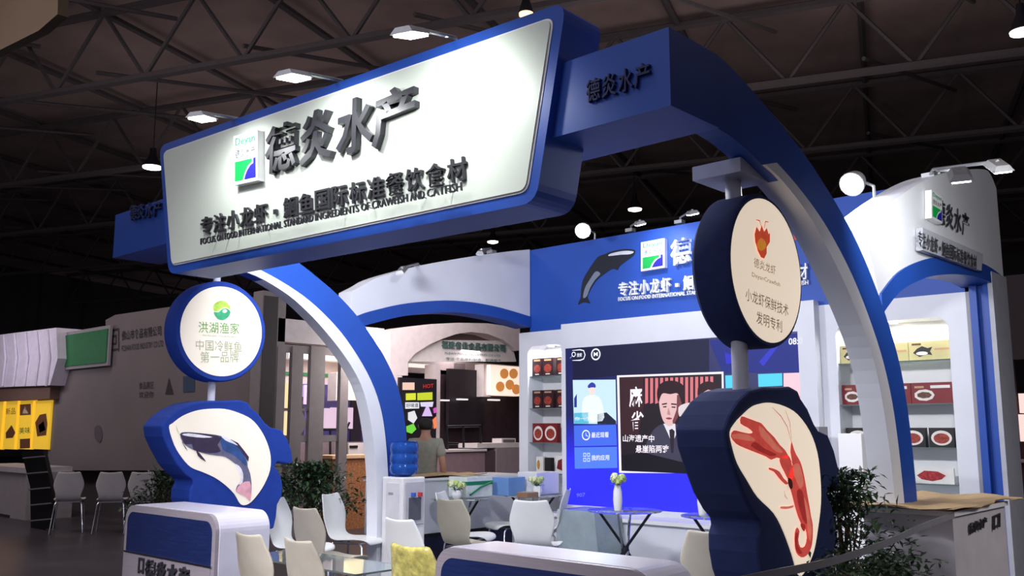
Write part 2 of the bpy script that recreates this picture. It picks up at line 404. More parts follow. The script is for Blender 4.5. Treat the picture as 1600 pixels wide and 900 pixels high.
# ---- back wall
bw = thing('back_wall', 'blue and white back wall of the booth with raised white lettering', 'wall panel', (-5.2, 9.1, 0))
MB().box((-7.93, 9.0, 2.84), (-2.47, 9.25, 3.92)).build('blue_header', mat('header_blue', (30, 76, 170), .5, var=.06, scale=2), bw)
MB().box((-8.15, 9.35, 0), (-2.47, 9.5, 2.84)).build('rear_panel', WHITE, bw)
HDR = PY(9.0)
logo(HDR, (1006, 425), (1043, 419), (1006, 380), bw, .06)
sign_text('德炎水产', HDR, (1049, 417), (1195, 389), (1049, 377), LETTERW, bw, .05, .02, each=True, name='raised_letter')
sign_text('专注小龙虾·鮰鱼国际标准餐饮食材', HDR, (968, 464), (1266, 437), (968, 442), LETTERW, bw, .04, .018, each=True, name='raised_letter')
sign_text('FOCUS ON FOOD INTERNATIONAL STANDARD INGREDIENTS OF CRAWFISH AND CATFISH', HDR, (968, 471), (1265, 445), (968, 465), LETTERW, bw, .03, .015, name='raised_slogan')
# fish picture on the header
FISHD = mat('fish_dark', (16, 22, 40), .6); FISHG = mat('fish_grey', (120, 130, 150), .6); FISHL = mat('fish_pale', (205, 208, 222), .6)
fish = [(992, 391), (978, 389), (958, 392), (945, 397), (935, 401), (928, 409), (920, 421), (911, 437), (908, 452), (907, 465), (903, 476), (912, 472), (922, 474), (918, 464), (924, 450), (933, 437), (944, 428), (957, 420), (965, 422), (968, 416), (982, 405), (990, 399)]
px_poly(HDR, fish, FISHD, bw, .006, 3, 'fish_picture')
px_poly(HDR, [(990, 393), (975, 392), (955, 396), (951, 400), (970, 398), (985, 397)], FISHL, bw, .008, 3, 'fish_picture')
px_poly(HDR, [(931, 424), (922, 436), (914, 450), (911, 465), (917, 463), (922, 450), (930, 437), (938, 428)], FISHG, bw, .008, 3, 'fish_picture')
REDP = mat('red_print', (206, 66, 60), .5)
px_poly(HDR, [(1226, 372), (1244, 366), (1262, 368), (1262, 372), (1240, 375)], REDP, bw, .006, 0, 'crayfish_picture')
px_poly(HDR, [(1226, 352), (1238, 348), (1252, 358), (1240, 357)], REDP, bw, .006, 0, 'crayfish_picture')

# ---- display niches left and right of the screen
def niche(name, label, x0, x1, xi0, xi1, z1, zi1, shelves, yf=9.0, lowz=0.0):
    t = thing(name, label, 'display cabinet', ((x0+x1)/2, yf, 0))
    MB().box((x0, yf, 0), (xi0, yf+.34, z1)).box((xi1, yf, 0), (x1, yf+.34, z1)).build('side_panel', WHITE, t)
    # arched top board with rounded corners
    r = .12; pts = [(x0, z1), (x0, zi1-.25), (xi0, zi1-.25), (xi0, zi1-r)]
    pts = [(xi0, z1), (xi0, zi1-r)]+[(xi0+r-r*math.cos(a), zi1-r+r*math.sin(a)) for a in [PI/2*k/6 for k in range(7)]]
    pts += [(xi1-r+r*math.sin(a), zi1-r+r*math.cos(a)) for a in [PI/2*k/6 for k in range(7)]]+[(xi1, z1)]
    MB().prism([(a, yf, b) for a, b in pts], (0, .34, 0)).build('top_panel', WHITE, t)
    MB().box((xi0, yf+.30, 0), (xi1, yf+.34, z1)).build('back_panel', WHITE_GLOSS, t)
    MB().box((xi0, yf, 0), (xi1, yf+.34, .9)).build('base_panel', WHITE, t)
    for z in shelves: MB().box((xi0, yf+.03, z-.012), (xi1, yf+.30, z)).build('glass_shelf', GLASSB, t)
    MB().lathe([(.035, -.02), (.035, 0)], ((xi0+xi1)/2, yf+.12, zi1-.0), 16).build('downlight', LED_W, t)
    d = area('cabinet_light', ((xi0+xi1)/2, yf+.06, zi1-.05), ((xi0+xi1)/2, yf+.25, 1.2), 7, (xi1-xi0)*.8, .06, (1, .99, .96)); 
    return t
nl = niche('display_cabinet', 'white shelf cabinet left of the big screen with boxed products', -8.12, -7.31, -7.97, -7.37, 2.84, 2.66, (1.05, 1.43, 1.86, 2.27))
nr = niche('display_cabinet', 'white shelf cabinet behind the right arch leg with boxed products', -4.02, -2.62, -3.86, -2.79, 2.84, 2.63, (1.10, 1.43, 1.835, 2.24))
nc = thing('screen_surround', 'white surround around the big screen with a ledge below', 'wall panel', (-5.67, 8.9, 0))
SX0, SX1, SZ0, SZ1 = -7.245, -4.205, .70, 2.58
MB().box((-7.31, 8.88, 0), (SX0, 9.35, 2.885)).box((SX1, 8.88, 0), (-4.02, 9.35, 2.885)).box((SX0, 8.88, SZ1), (SX1, 9.35, 2.885)).box((SX0, 8.88, 0), (SX1, 9.35, SZ0)).build('surround_panel', WHITE, nc)
MB().box((-7.2, 8.45, 0), (-3.9, 8.88, .60)).build('ledge_cabinet', WHITE, nc)
MB().box((-7.24, 8.41, .60), (-3.86, 8.88, .64)).build('ledge_top', WHITE_GLOSS, nc)
# blue corner post at the right end
cp = thing('corner_post', 'blue folded corner post right of the product cabinet', 'post', (-2.55, 8.9, 0))
MB().box((-2.62, 9.0, 0), (-2.56, 9.3, 2.9)).build('grey_edge', GREY, cp)
MB().box((-2.56, 8.90, 0), (-2.50, 9.2, 2.95)).box((-2.50, 8.97, 0), (-2.45, 9.2, 2.95)).box((-2.45, 8.92, 0), (-2.40, 9.2, 2.95)).build('blue_board', BLUE, cp)
MB().box((-2.40, 8.9, 0), (-2.36, 9.36, 2.99)).build('end_board', LGREY, cp)
# ================================================================== FRONT SIGN
TH = math.atan2(.12, 3.9); SD = Vector((math.cos(TH), math.sin(TH), 0))
SIGN = Plane((-3.15, 3.60, 0), SD)
sg = thing('front_sign', 'huge trapezoid sign board in a blue frame with raised charcoal lettering, over the booth front', 'sign', (-5.2, 3.6, 2.85))
px4 = [(263, 240), (276, 414), (829, 299), (869, 33)]
c4 = [SIGN.at(*p) for p in px4]
def round_poly(pts, r, seg=5):
    out = []; n = len(pts)
    for i in range(n):
        p = pts[i]; a = (pts[i-1]-p).normalized(); b = (pts[(i+1) % n]-p).normalized()
        for k in range(seg+1):
            t = k/seg; out.append((p+a*r)*(1-t)**2+p*2*t*(1-t)+(p+b*r)*t*t)
    return out
def grow(pts, d, pl):
    c = sum(pts, Vector())/len(pts); out = []; n = len(pts)
    for i in range(n):
        p = pts[i]; a = (p-pts[i-1]).normalized(); b = (pts[(i+1) % n]-p).normalized()
        na = a.cross(pl.n); nb = b.cross(pl.n)
        if na.dot(p-c) < 0: na = -na
        if nb.dot(p-c) < 0: nb = -nb
        m = (na+nb); out.append(p+m*(d/max(.3, (m.length_squared/2))))
    return out
face = round_poly(c4, .05)
frame_out = round_poly(grow(c4, .075, SIGN), .10)
MB().prism([p-SIGN.n*.30 for p in frame_out], SIGN.n*.33).build('blue_frame', BLUE, sg)
MB().prism([p+SIGN.n*.02 for p in grow(face, .012, SIGN)], SIGN.n*.015).build('white_rim', WHITE_GLOSS, sg)
MB().prism([p+SIGN.n*.02 for p in face], SIGN.n*.025).build('sign_face', SIGNW, sg)
SF = Plane(SIGN.p+SIGN.n*.045, SD)
logo(SF, (375, 292), (413, 284), (375, 216), sg, .055)
# main characters, each rising to the right
big = [('德', (421, 276), (469, 262), (423, 203)), ('炎', (475, 263), (526, 247), (477, 183)), ('水', (532, 250), (590, 231), (534, 166)), ('产', (588, 237), (655, 213), (590, 153))]
for ch, a, b, c in big:
    O = SF.at(*a); text_mesh(ch, O, SF.at(*b)-O, SF.at(*c)-O, .042, .02).build('raised_letter', LETTER, sg, recalc=False)
sign_text('专注小龙虾·鮰鱼国际标准餐饮食材', SF, (315, 369), (735, 281), (315, 341), LETTER, sg, .018, .012, each=True, name='raised_letter')
SW = Plane(SIGN.p+SIGN.n*.11, SD)      # small words stand off the face on pins and throw long shadows
for i, wd in enumerate('FOCUS ON FOOD INTERNATIONAL STANDARD INGREDIENTS OF CRAWFISH AND CATFISH'.split()):
    full = 'FOCUS ON FOOD INTERNATIONAL STANDARD INGREDIENTS OF CRAWFISH AND CATFISH'
    ws = full.split(); pos = sum(len(x)+.6 for x in ws[:i]); tot = sum(len(x)+.6 for x in ws)
    a, b = pos/tot, (pos+len(wd))/tot
    O = SW.at(315, 383); R = SW.at(728, 297)-O; U = SW.at(315, 373)-O
    text_mesh(wd, O+R*a, R*(b-a), U, .012, .0).build('raised_word', LETTER, sg, recalc=False)
    mp_ = O+R*((a+b)/2)+U*.5; MB().tube([mp_, mp_-SIGN.n*.085], .003, 5).build('standoff_pin', LETTER, sg)
# arm lamps on top of the sign
def arm_lamp(name, label, head, base, aim, power, group, size=(.26, .13), on=True, col=(.97, 1, .98), spread=75, dark=False):
    head = Vector(head); base = Vector(base); aim = Vector(aim)
    t = thing(name, label, 'spotlight', tuple(base), 0, group)
    mid = base+(head-base)*.08+Vector((0, 0, .05))
    MB().tube([base, mid, head+Vector((0, 0, .04))], .012, 6).build('lamp_arm', LAMPM, t)
    MB().cbox(tuple(base), (.10, .08, .04)).build('clamp', LAMPM, t)
    d = ((aim-head).normalized()*.55+Vector((0, 0, -1))).normalized(); x = (head-base); x = (x-d*x.dot(d)).normalized(); y = d.cross(x)
    P = lambda a, b, c: head+x*a+y*b+d*c
    L, W = size
    mb = MB(); vs = [P(-L/2, -W/2, 0), P(L/2, -W/2, 0), P(L/2, W/2, 0), P(-L/2, W/2, 0), P(-L*.4, -W*.3, -.035), P(L*.4, -W*.3, -.035), P(L*.4, W*.3, -.035), P(-L*.4, W*.3, -.035)]
    mb.add(vs, [(0, 1, 2, 3), (7, 6, 5, 4), (0, 4, 5, 1), (1, 5, 6, 2), (2, 6, 7, 3), (3, 7, 4, 0)]).build('lamp_head', LAMPM, t)
    MB().prism([P(-L*.44, -W*.4, .002), P(L*.44, -W*.4, .002), P(L*.44, W*.4, .002), P(-L*.44, W*.4, .002)], d*.01).build('lamp_lens', LED_W if on else WHITE_GLOSS, t)
    if on and power:
        s_ = spot('lamp_beam', tuple(head+d*.03), tuple(aim), power, spread*2, .9, col, .06); s_.parent = None
    return t
g = 'arm spotlights along the top of the big sign'
def onsign(u, v, off=0): return SF.at(u, v)+SF.n*off
tops = [SIGN.at(356, 197)+Vector((0, .1, .03)), SIGN.at(521, 137)+Vector((0, .1, .02)), SIGN.at(698, 70)+Vector((0, .1, .02))]
hp = PY(3.05)
arm_lamp('arm_spotlight', 'left arm spotlight on top of the big sign, above the square logo', hp.at(316, 185), tops[0], onsign(385, 320), 36, g)
arm_lamp('arm_spotlight', 'middle arm spotlight on top of the big sign, brightest of the three', hp.at(459, 121), tops[1], onsign(545, 260), 44, g)
arm_lamp('arm_spotlight', 'right arm spotlight on top of the big sign, above its blank right half', hp.at(642, 54), tops[2], onsign(715, 190), 44, g)

# ================================================================== HANGING ROUND SIGNS AND FISH SHAPES
PANEL_L = mat('lit_panel_left', (236, 228, 214), .6, emit=(255, 244, 226), strength=.40, var=.05, scale=2.5)
PANEL_R = mat('lit_panel_right', (236, 224, 206), .6, emit=(255, 236, 212), strength=.60, var=.05, scale=2.5)
def disc(label, X, cy, cz, r, th, body, panel, rimw=.045):
    t = thing('round_sign', label, 'sign', (X-th/2, cy, cz), 0)
    rr = r+rimw
    MB().lathe([(rr-.03, X-th), (rr, X-th+.03), (rr, X-.02), (rr-.012, X), (r, X)], (0, cy, cz), 64, 'x').build('felt_drum', body, t, True)
    MB().lathe([(r, X-.005), (r, X+.004)], (0, cy, cz), 64, 'x').build('lit_face', panel, t)
    return t
D1 = PX(-7.55); D2 = PX(-2.4)
d1 = disc('round lit sign with green emblem and green writing, blue rim, at the left', -7.55, 4.375, 2.47, .405, .22, BLUE_DEEP, PANEL_L, .05)
d2 = disc('round lit sign with red crayfish emblem, dark navy rim, at the right', -2.4, 4.73, 2.475, .405, .235, NAVY, PANEL_R, .03)
def litp(n, rgb): return mat(n, rgb, .6, emit=rgb, strength=.42, var=.3, scale=16)
FISHLL = litp('fish_pale_lit', (214, 212, 222))
GREENT = litp('print_green', (96, 150, 84)); GREYT = litp('print_grey_green', (150, 160, 140))
P1 = PX(-7.545)
px_poly(P1, [(333, 480), (336, 474), (344, 470), (352, 471), (358, 477), (360, 484), (354, 480), (346, 482), (341, 486), (335, 486)], litp('print_lime', (170, 205, 84)), d1, .004, 3, 'emblem')
px_poly(P1, [(334, 488), (341, 488), (347, 483), (354, 482), (360, 487), (357, 495), (349, 500), (340, 498)], litp('print_teal', (60, 166, 120)), d1, .004, 3, 'emblem')
px_poly(P1, [(348, 485), (352, 483), (355, 486), (352, 489), (348, 488)], WHITE_GLOSS, d1, .006, 3, 'emblem')
sign_text('洪湖渔家', P1, (310, 520), (374, 522), (310, 502), GREENT, d1, 0, .0, .004, name='print')
sign_text('HONGHU FISHERMAN', P1, (317, 525), (369, 528), (317, 522), GREYT, d1, 0, 0, .004, name='print')
sign_text('中国冷鲜鱼', P1, (306, 547), (378, 550), (306, 530), GREYT, d1, 0, -.002, .004, name='print')
sign_text('第一品牌', P1, (313, 567), (373, 566), (313, 549), GREYT, d1, 0, -.002, .004, name='print')
P2 = PX(-2.395)
FLAME = litp('print_flame', (224, 84, 50)); FLAMEY = litp('print_flame_light', (238, 150, 50)); BROWNT = litp('print_brown', (140, 112, 96))
px_poly(P2, [(1179, 366), (1182, 354), (1187, 362), (1190, 352), (1194, 362), (1198, 356), (1201, 366), (1203, 364), (1203, 378), (1198, 386), (1198, 396), (1194, 404), (1189, 402), (1184, 392), (1182, 384), (1180, 378)], FLAME, d2, .004, 0, 'emblem')
px_poly(P2, [(1184, 378), (1190, 372), (1196, 378), (1197, 386), (1190, 392), (1184, 387)], FLAMEY, d2, .006, 2, 'emblem')
def stroke(pl, pts, wd, m, parent, off=.005, name='print'):
    q = [pl.at(*p, off) for p in pts]; L, R = [], []
    for i, p in enumerate(q):
        t = (q[min(i+1, len(q)-1)]-q[max(i-1, 0)]).normalized(); nn = t.cross(pl.n)*wd*(1 if i not in (0, len(q)-1) else .4)
        L.append(p+nn); R.append(p-nn)
    mb = MB(); n = len(q); mb.add(L+R, [(i, i+1, n+i+1, n+i) for i in range(n-1)])
    return mb.build(name, m, parent, recalc=False)
stroke(P2, [(1190, 356), (1187, 345), (1181, 343)], .004, FLAME, d2); stroke(P2, [(1194, 357), (1196, 346), (1201, 347)], .004, FLAME, d2)
sign_text('德炎龙虾', P2, (1178, 417), (1212, 430), (1178, 402), BROWNT, d2, 0, 0, .004, name='print')
sign_text('DeyanCrawfish', P2, (1175, 434), (1219, 450), (1175, 425), BROWNT, d2, 0, 0, .004, name='print')
sign_text('小龙虾保鲜技术', P2, (1165, 469), (1232, 495), (1165, 449), litp('print_umber', (104, 88, 74)), d2, 0, 0, .004, name='print')
sign_text('发明专利', P2, (1182, 505), (1222, 520), (1182, 485), litp('print_umber', (104, 88, 74)), d2, 0, 0, .004, name='print')
# poles
def pole(label, x, y, z0, z1, r, m, capz=None):
    t = thing('sign_pole', label, 'pole', (x, y, z0))
    MB().tube([(x, y, z0), (x, y, z1)], r, 16).build('pole_tube', m, t, True)
    if capz: MB().box((x-.16, y-.17, z1-.02), (x+.14, y+.17, capz)).build('pole_cap', LGREY, t)
    MB().lathe([(r*2.2, 0), (r*2.2, .02), (r, .04)], (x, y, 0.006), 16).build('base_plate', m, t)
    return t
pl1 = pole('white pole carrying the round sign with green emblem and the fish shape', -7.66, 4.36, 0, 3.12, .033, WHITE)
pl2 = pole('grey pole with square cap carrying the round sign with red crayfish emblem', -2.52, 4.60, 0, 3.0, .045, LGREY, 3.06)

# fish outline in local units (y along, z up) measured on the left one, used for both
fo = [(252, 666), (263, 652), (280, 639), (300, 630), (325, 626), (352, 626), (374, 625), (388, 629), (392, 636), (404, 646), (414, 660), (423, 668), (440, 672), (450, 687), (456, 704), (458, 722), (448, 725), (434, 722), (429, 728), (438, 740), (442, 757), (441, 775), (434, 788), (432, 808), (428, 826), (385, 832), (340, 830), (312, 824), (300, 800), (296, 780), (297, 766), (302, 757), (301, 750), (290, 742), (276, 726), (262, 700), (254, 682)]
FL = PX(-7.55)
loc = [FL.loc(*p) for p in fo]
def fish_sign(label, X, dy, dz, th, body, sc=1.0):
    t = thing('fish_shaped_sign', label, 'sign', (X-th/2, 4.4+dy, .9+dz))
    cy, cz = 4.37, 1.45
    pts = [Vector((X-th, (a-cy)*sc+cy+dy, (b-cz)*sc+cz+dz)) for a, b in loc]
    bevel(MB().prism(pts, (th, 0, 0)).build('felt_body', body, t), .015, 2)
    return t
f1 = fish_sign('blue fish-shaped lit sign with a grey fish picture, behind the left counter', -7.55, 0, 0, .34, BLUE_DEEP)
wf1 = [(264, 668), (270, 661), (285, 650), (305, 642), (325, 639), (350, 639), (372, 645), (392, 655), (406, 671), (416, 690), (422, 712), (421, 735), (412, 757), (400, 775), (388, 787), (376, 788), (366, 772), (352, 758), (335, 746), (315, 737), (298, 730), (284, 715), (272, 695)]
MB().prism(smooth_line([FL.at(*p) for p in wf1], 3), (.008, 0, 0)).build('lit_face', PANEL_L, f1)
FP = PX(-7.540)
px_poly(FP, [(281, 678), (290, 675), (305, 676), (325, 678), (345, 681), (362, 690), (377, 703), (386, 719), (387, 729), (391, 740), (393, 755), (393, 770), (390, 783), (385, 776), (378, 773), (369, 768), (370, 760), (376, 752), (376, 742), (372, 730), (364, 722), (352, 714), (340, 712), (325, 710), (310, 706), (296, 700), (286, 692)], litp('fish_body', (96, 96, 124)), f1, .003, 2, 'fish_picture')
px_poly(FP, [(283, 677), (300, 676), (330, 679), (346, 684), (340, 695), (345, 705), (330, 708), (314, 706), (302, 702), (300, 694), (289, 694), (285, 686)], litp('fish_purple', (52, 42, 66)), f1, .005, 2, 'fish_picture')
px_poly(FP, [(345, 682), (358, 687), (374, 701), (384, 718), (384, 728), (372, 716), (360, 708), (348, 702)], litp('fish_blue', (44, 74, 130)), f1, .005, 2, 'fish_picture')
px_poly(FP, [(284, 679), (295, 677), (318, 680), (332, 683), (318, 684), (296, 682)], FISHLL, f1, .007, 2, 'fish_picture')
px_poly(FP, [(345, 680), (358, 685), (372, 696), (364, 693), (352, 688)], FISHLL, f1, .007, 2, 'fish_picture')
px_poly(FP, [(366, 726), (374, 728), (380, 740), (379, 754), (373, 757), (376, 744)], FISHLL, f1, .007, 2, 'fish_picture')
px_poly(FP, [(376, 756), (390, 752), (393, 768), (391, 783), (384, 776), (376, 772), (369, 767)], litp('fish_pink', (206, 150, 164)), f1, .006, 2, 'fish_picture')
px_poly(FP, [(306, 703), (312, 708), (320, 718), (322, 722), (314, 717), (309, 712)], litp('fish_purple', (52, 42, 66)), f1, .004, 0, 'fish_picture')
px_poly(FP, [(360, 686), (372, 692), (380, 702), (389, 714), (388, 722), (382, 712), (372, 702)], litp('fish_purple', (52, 42, 66)), f1, .004, 0, 'fish_picture')
stroke(FP, [(284, 690), (290, 700), (293, 704)], .004, litp('fish_purple', (52, 42, 66)), f1)
stroke(FP, [(281, 680), (277, 672), (275, 664)], .003, GREYT, f1)
f2 = fish_sign('dark navy fish-shaped lit sign with a red crayfish picture, right foreground', -2.4, .37, -.03, .30, NAVY, 1.02)
Z = lambda pts: [(1040+a/3, 600+b/3) for a, b in pts]
FR_ = PX(-2.4)
wf2 = Z([(300, 225), (325, 180), (355, 148), (400, 108), (440, 93), (485, 88), (550, 104), (612, 142), (670, 222), (705, 320), (720, 440), (722, 560), (708, 680), (690, 780), (662, 850), (632, 898), (612, 878), (590, 800), (550, 690), (505, 605), (430, 530), (380, 450), (335, 372), (310, 290)])
MB().prism(smooth_line([FR_.at(*p) for p in wf2], 3), (.008, 0, 0)).build('lit_face', PANEL_R, f2)
FC = PX(-2.390)
CR = litp('crayfish_red', (222, 84, 74)); CRD = litp('crayfish_dark', (176, 50, 48)); CRL = litp('crayfish_orange', (236, 128, 108)); CRK = litp('crayfish_shadow', (70, 22, 26))
def cz(pts, m, off=.003, sub=2): px_poly(FC, Z(pts), m, f2, off, sub, 'crayfish_picture')
cz([(355, 152), (385, 160), (425, 175), (450, 185), (475, 215), (510, 250), (535, 285), (560, 310), (575, 345), (545, 350), (520, 345), (495, 355), (470, 340), (420, 320), (370, 300), (330, 280), (305, 245), (318, 218), (345, 222), (390, 232), (408, 226), (385, 205), (350, 185)], CR)
cz([(310, 240), (345, 232), (390, 240), (420, 262), (400, 268), (350, 258), (320, 256)], CRL, .005)
cz([(440, 195), (480, 235), (525, 290), (550, 320), (520, 318), (480, 280), (445, 240)], CRL, .005)
cz([(420, 270), (460, 300), (520, 330), (490, 338), (440, 315), (400, 290)], CRD, .005)
cz([(535, 345), (575, 335), (590, 370), (600, 420), (590, 460), (575, 450), (555, 410), (540, 380)], CR)
cz([(590, 270), (600, 300), (612, 330), (632, 365), (645, 410), (655, 460), (665, 520), (675, 575), (682, 620), (690, 660), (690, 720), (682, 770), (660, 805), (635, 812), (612, 790), (605, 750), (605, 700), (615, 672), (628, 690), (622, 730), (632, 765), (652, 760), (662, 720), (655, 680), (640, 665), (620, 620), (605, 570), (590, 510), (578, 470), (580, 420), (595, 380), (585, 320)], CR)
cz([(600, 380), (625, 375), (640, 420), (645, 470), (630, 490), (612, 450), (600, 420)], CRL, .005)
cz([(615, 500), (640, 500), (660, 580), (672, 640), (655, 655), (635, 610), (622, 560)], CRD, .005)
cz([(648, 530), (662, 560), (676, 620), (684, 680), (678, 740), (668, 700), (662, 630)], CRL, .006)
cz([(575, 440), (592, 450), (596, 485), (584, 492), (574, 465)], CRK, .007)
cz([(484, 392), (510, 398), (535, 412), (552, 440), (575, 465), (560, 470), (530, 440), (508, 412), (486, 402)], CR, .004)
cz([(540, 574), (575, 574), (598, 568), (598, 578), (570, 585), (540, 584)], CRL, .004)
cz([(632, 655), (655, 660), (652, 690), (640, 682)], CRD, .005)
cz([(610, 700), (622, 700), (618, 750), (640, 790), (625, 795), (606, 760)], CRD, .005)
for a in ([(590, 275), (570, 200), (540, 150), (500, 110)], [(592, 275), (582, 180), (560, 120)], [(600, 380), (570, 330), (560, 310)], [(572, 540), (560, 525), (556, 500)]):
    stroke(FC, Z(a), .0025, CRD, f2)
# ================================================================== BIG SCREEN
scr = thing('led_screen', 'big lit screen on the back wall showing a blue menu and a framed film picture', 'screen', (-5.7, 8.87, .7))
def screen_mat(name, c0, c1, z0, z1, s, noise=0):
    m = bpy.data.materials.new(name); m.use_nodes = True; N = m.node_tree.nodes; L = m.node_tree.links
    b = N['Principled BSDF']; b.inputs['Roughness'].default_value = .4; b.inputs['Base Color'].default_value = (.01, .01, .02, 1)
    tc = N.new('ShaderNodeTexCoord'); sp = N.new('ShaderNodeSeparateXYZ'); mr = N.new('ShaderNodeMapRange'); cr = N.new('ShaderNodeValToRGB')
    L.new(tc.outputs['Object'], sp.inputs[0]); L.new(sp.outputs['Z'], mr.inputs[0]); mr.inputs[1].default_value = z0; mr.inputs[2].default_value = z1
    L.new(mr.outputs[0], cr.inputs[0])
    e = cr.color_ramp.elements; e[0].color = lin(c0)+(1,); e[1].color = lin(c1)+(1,)
    L.new(cr.outputs[0], b.inputs['Emission Color']); b.inputs['Emission Strength'].default_value = s
    return m
MB().box((SX0, 8.885, SZ0), (SX1, 8.93, SZ1)).build('screen_panel', BLACK, scr)
# the menu background: navy above, bright blue below
m_bg = screen_mat('screen_blue', (40, 40, 250), (16, 24, 84), 1.15, 1.75, 1.15)
MB().flat([(SX0, 8.884, SZ0), (SX1, 8.884, SZ0), (SX1, 8.884, SZ1), (SX0, 8.884, SZ1)]).build('menu_background', m_bg, scr, recalc=False)
SC = PY(8.884)
S = lambda pts: [(880+a/2.812, 480+b/2.812) for a, b in pts]
def sp(pts, rgb, off=.002, sub=0, s=1.0, name='screen_picture'):
    return px_poly(SC, S(pts), glow('px_%d_%d_%d' % rgb, rgb, s), scr, off, sub, name)
sp([(40, 180), (640, 140), (640, 285), (240, 300), (43, 318)], (18, 20, 58))
sp([(640, 145), (1050, 112), (1054, 285), (700, 290)], (24, 38, 130), .0015)
sp([(860, 240), (930, 160), (950, 165), (880, 260)], (44, 52, 200), .003)
sp([(710, 200), (760, 215), (800, 210), (790, 240), (716, 250)], (40, 44, 200), .003)
# left cards
sp([(42, 320), (230, 318), (234, 514), (47, 512)], (206, 236, 250))
sp([(47, 465), (110, 462), (112, 512), (48, 512)], (90, 190, 220), .003)
sp([(60, 380), (60, 440), (48, 440), (48, 400)], (40, 60, 150), .003)
sp([(108, 345), (125, 330), (140, 338), (142, 352), (126, 360), (112, 356)], (50, 60, 170), .003, 3)
sp([(112, 356), (140, 354), (138, 378), (126, 388), (114, 376)], (244, 226, 224), .0035, 3)
sp([(90, 400), (118, 385), (140, 386), (165, 405), (178, 460), (172, 500), (92, 500), (82, 450)], (240, 250, 255), .003, 2)
sp([(150, 470), (190, 462), (232, 500), (233, 514), (150, 513)], (28, 34, 60), .003)
sp([(47, 520), (232, 516), (236, 607), (49, 611)], (70, 110, 240))
sp([(49, 616), (236, 613), (238, 706), (51, 710)], (84, 130, 244))
px = lambda a, b: (880+a/2.812, 480+b/2.812)
WT = glow('screen_white', (240, 244, 255), 1.1)
def ring(cx, cy, r, wpx, m=WT, off=.004, n=24):
    O = SC.at(*px(cx, cy), off); R = (SC.at(*px(cx+r, cy), off)-O).length; wd = R*wpx/r
    vs = []
    for k in range(n):
        a = 2*PI*k/n
        for q in (R, R-wd): vs.append(O+Vector((q*math.cos(a), 0, q*math.sin(a))))
    MB().add(vs, [(2*k, 2*((k+1) % n), 2*((k+1) % n)+1, 2*k+1) for k in range(n)]).build('icon', WT, scr, recalc=False)
ring(100, 562, 18, 4); stroke(SC, [px(100, 550), px(100, 563), px(110, 568)], .006, WT, scr, .004, 'icon')
for a, b in ((88, 640), (105, 640), (88, 662), (105, 662)):
    sp([(a, b), (a+13, b), (a+13, b+17), (a, b+17)], (200, 220, 255), .004, name='icon'); sp([(a+3, b+4), (a+10, b+4), (a+10, b+13), (a+3, b+13)], (84, 130, 244), .005, name='icon')
sign_text('最近观看', SC, px(124, 574), px(200, 572), px(124, 550), WT, scr, 0, .01, .004, name='screen_text')
sign_text('我的应用', SC, px(124, 674), px(202, 672), px(124, 650), WT, scr, 0, .01, .004, name='screen_text')
sign_text('你一个我', SC, px(50, 498), px(145, 497), px(50, 482), WT, scr, 0, .01, .004, name='screen_text')
sign_text('907', SC, px(58, 835), px(97, 832), px(58, 818), glow('screen_faint', (110, 120, 255), 1), scr, 0, .01, .004, name='screen_text')
# search pill and round button
stroke(SC, [px(40, 190), px(75, 187), px(90, 191), px(96, 209), px(90, 227), px(75, 233), px(40, 234)], .007, WT, scr, .004, 'icon')
ring(46, 207, 9, 3); stroke(SC, [px(38, 216), px(30, 224)], .004, WT, scr, .004, 'icon')
sign_text('搜索', SC, px(60, 219), px(82, 218), px(60, 202), WT, scr, 0, .01, .004, name='screen_text')
ring(143, 207, 21, 5); sign_text('M', SC, px(134, 216), px(152, 215), px(134, 198), WT, scr, 0, .03, .004, name='screen_text')
sign_text('08:0', SC, px(990, 166), px(1052, 162), px(990, 136), WT, scr, 0, .02, .004, name='screen_text')
# cards right
sp([(712, 300), (800, 297), (802, 358), (714, 362)], (84, 214, 250)); sp([(856, 294), (962, 290), (963, 345), (858, 350)], (84, 214, 250))
sp([(968, 290), (1058, 287), (1062, 480), (1000, 480), (968, 345)], (250, 206, 220)); sp([(1020, 400), (1060, 380), (1062, 480), (1030, 470)], (240, 160, 180), .003)
# framed film picture
sp([(236, 300), (704, 283), (712, 730), (246, 728)], (250, 244, 255), .003)
sp([(246, 308), (696, 293), (702, 738), (256, 719)], (30, 20, 30), .005)
for k in range(14):
    a = 360+k*22; sp([(a, 312-k*.6), (a+13, 312-k*.6), (a+13, 420), (a, 425)], (224, 120, 130), .006)
sp([(246, 308), (350, 305), (356, 420), (330, 560), (256, 560)], (58, 28, 36), .0065)
sp([(580, 420), (640, 400), (696, 410), (700, 520), (560, 560)], (90, 40, 44), .0065)
# generic suited man
sp([(368, 590), (400, 535), (440, 512), (490, 510), (530, 540), (548, 600), (556, 690), (380, 690), (360, 640)], (62, 60, 82), .007, 2)
sp([(440, 512), (462, 560), (478, 600), (496, 560), (492, 512)], (232, 226, 236), .0075, 0)
sp([(466, 540), (478, 534), (490, 545), (484, 640), (474, 640)], (40, 30, 46), .008)
sp([(420, 400), (428, 380), (470, 366), (505, 376), (516, 420), (508, 470), (486, 512), (462, 522), (440, 500), (426, 455)], (234, 190, 190), .009, 3)
sp([(500, 385), (518, 400), (516, 450), (504, 480), (488, 512), (480, 500), (498, 450)], (120, 64, 70), .0095, 2)
sp([(418, 420), (412, 380), (420, 345), (450, 325), (495, 325), (528, 345), (536, 385), (524, 430), (514, 400), (500, 378), (470, 382), (440, 378), (428, 392)], (40, 18, 26), .010, 3)
sp([(434, 424), (456, 420), (456, 426), (434, 430)], (40, 20, 26), .0105); sp([(474, 422), (498, 424), (498, 430), (474, 428)], (40, 20, 26), .0105)
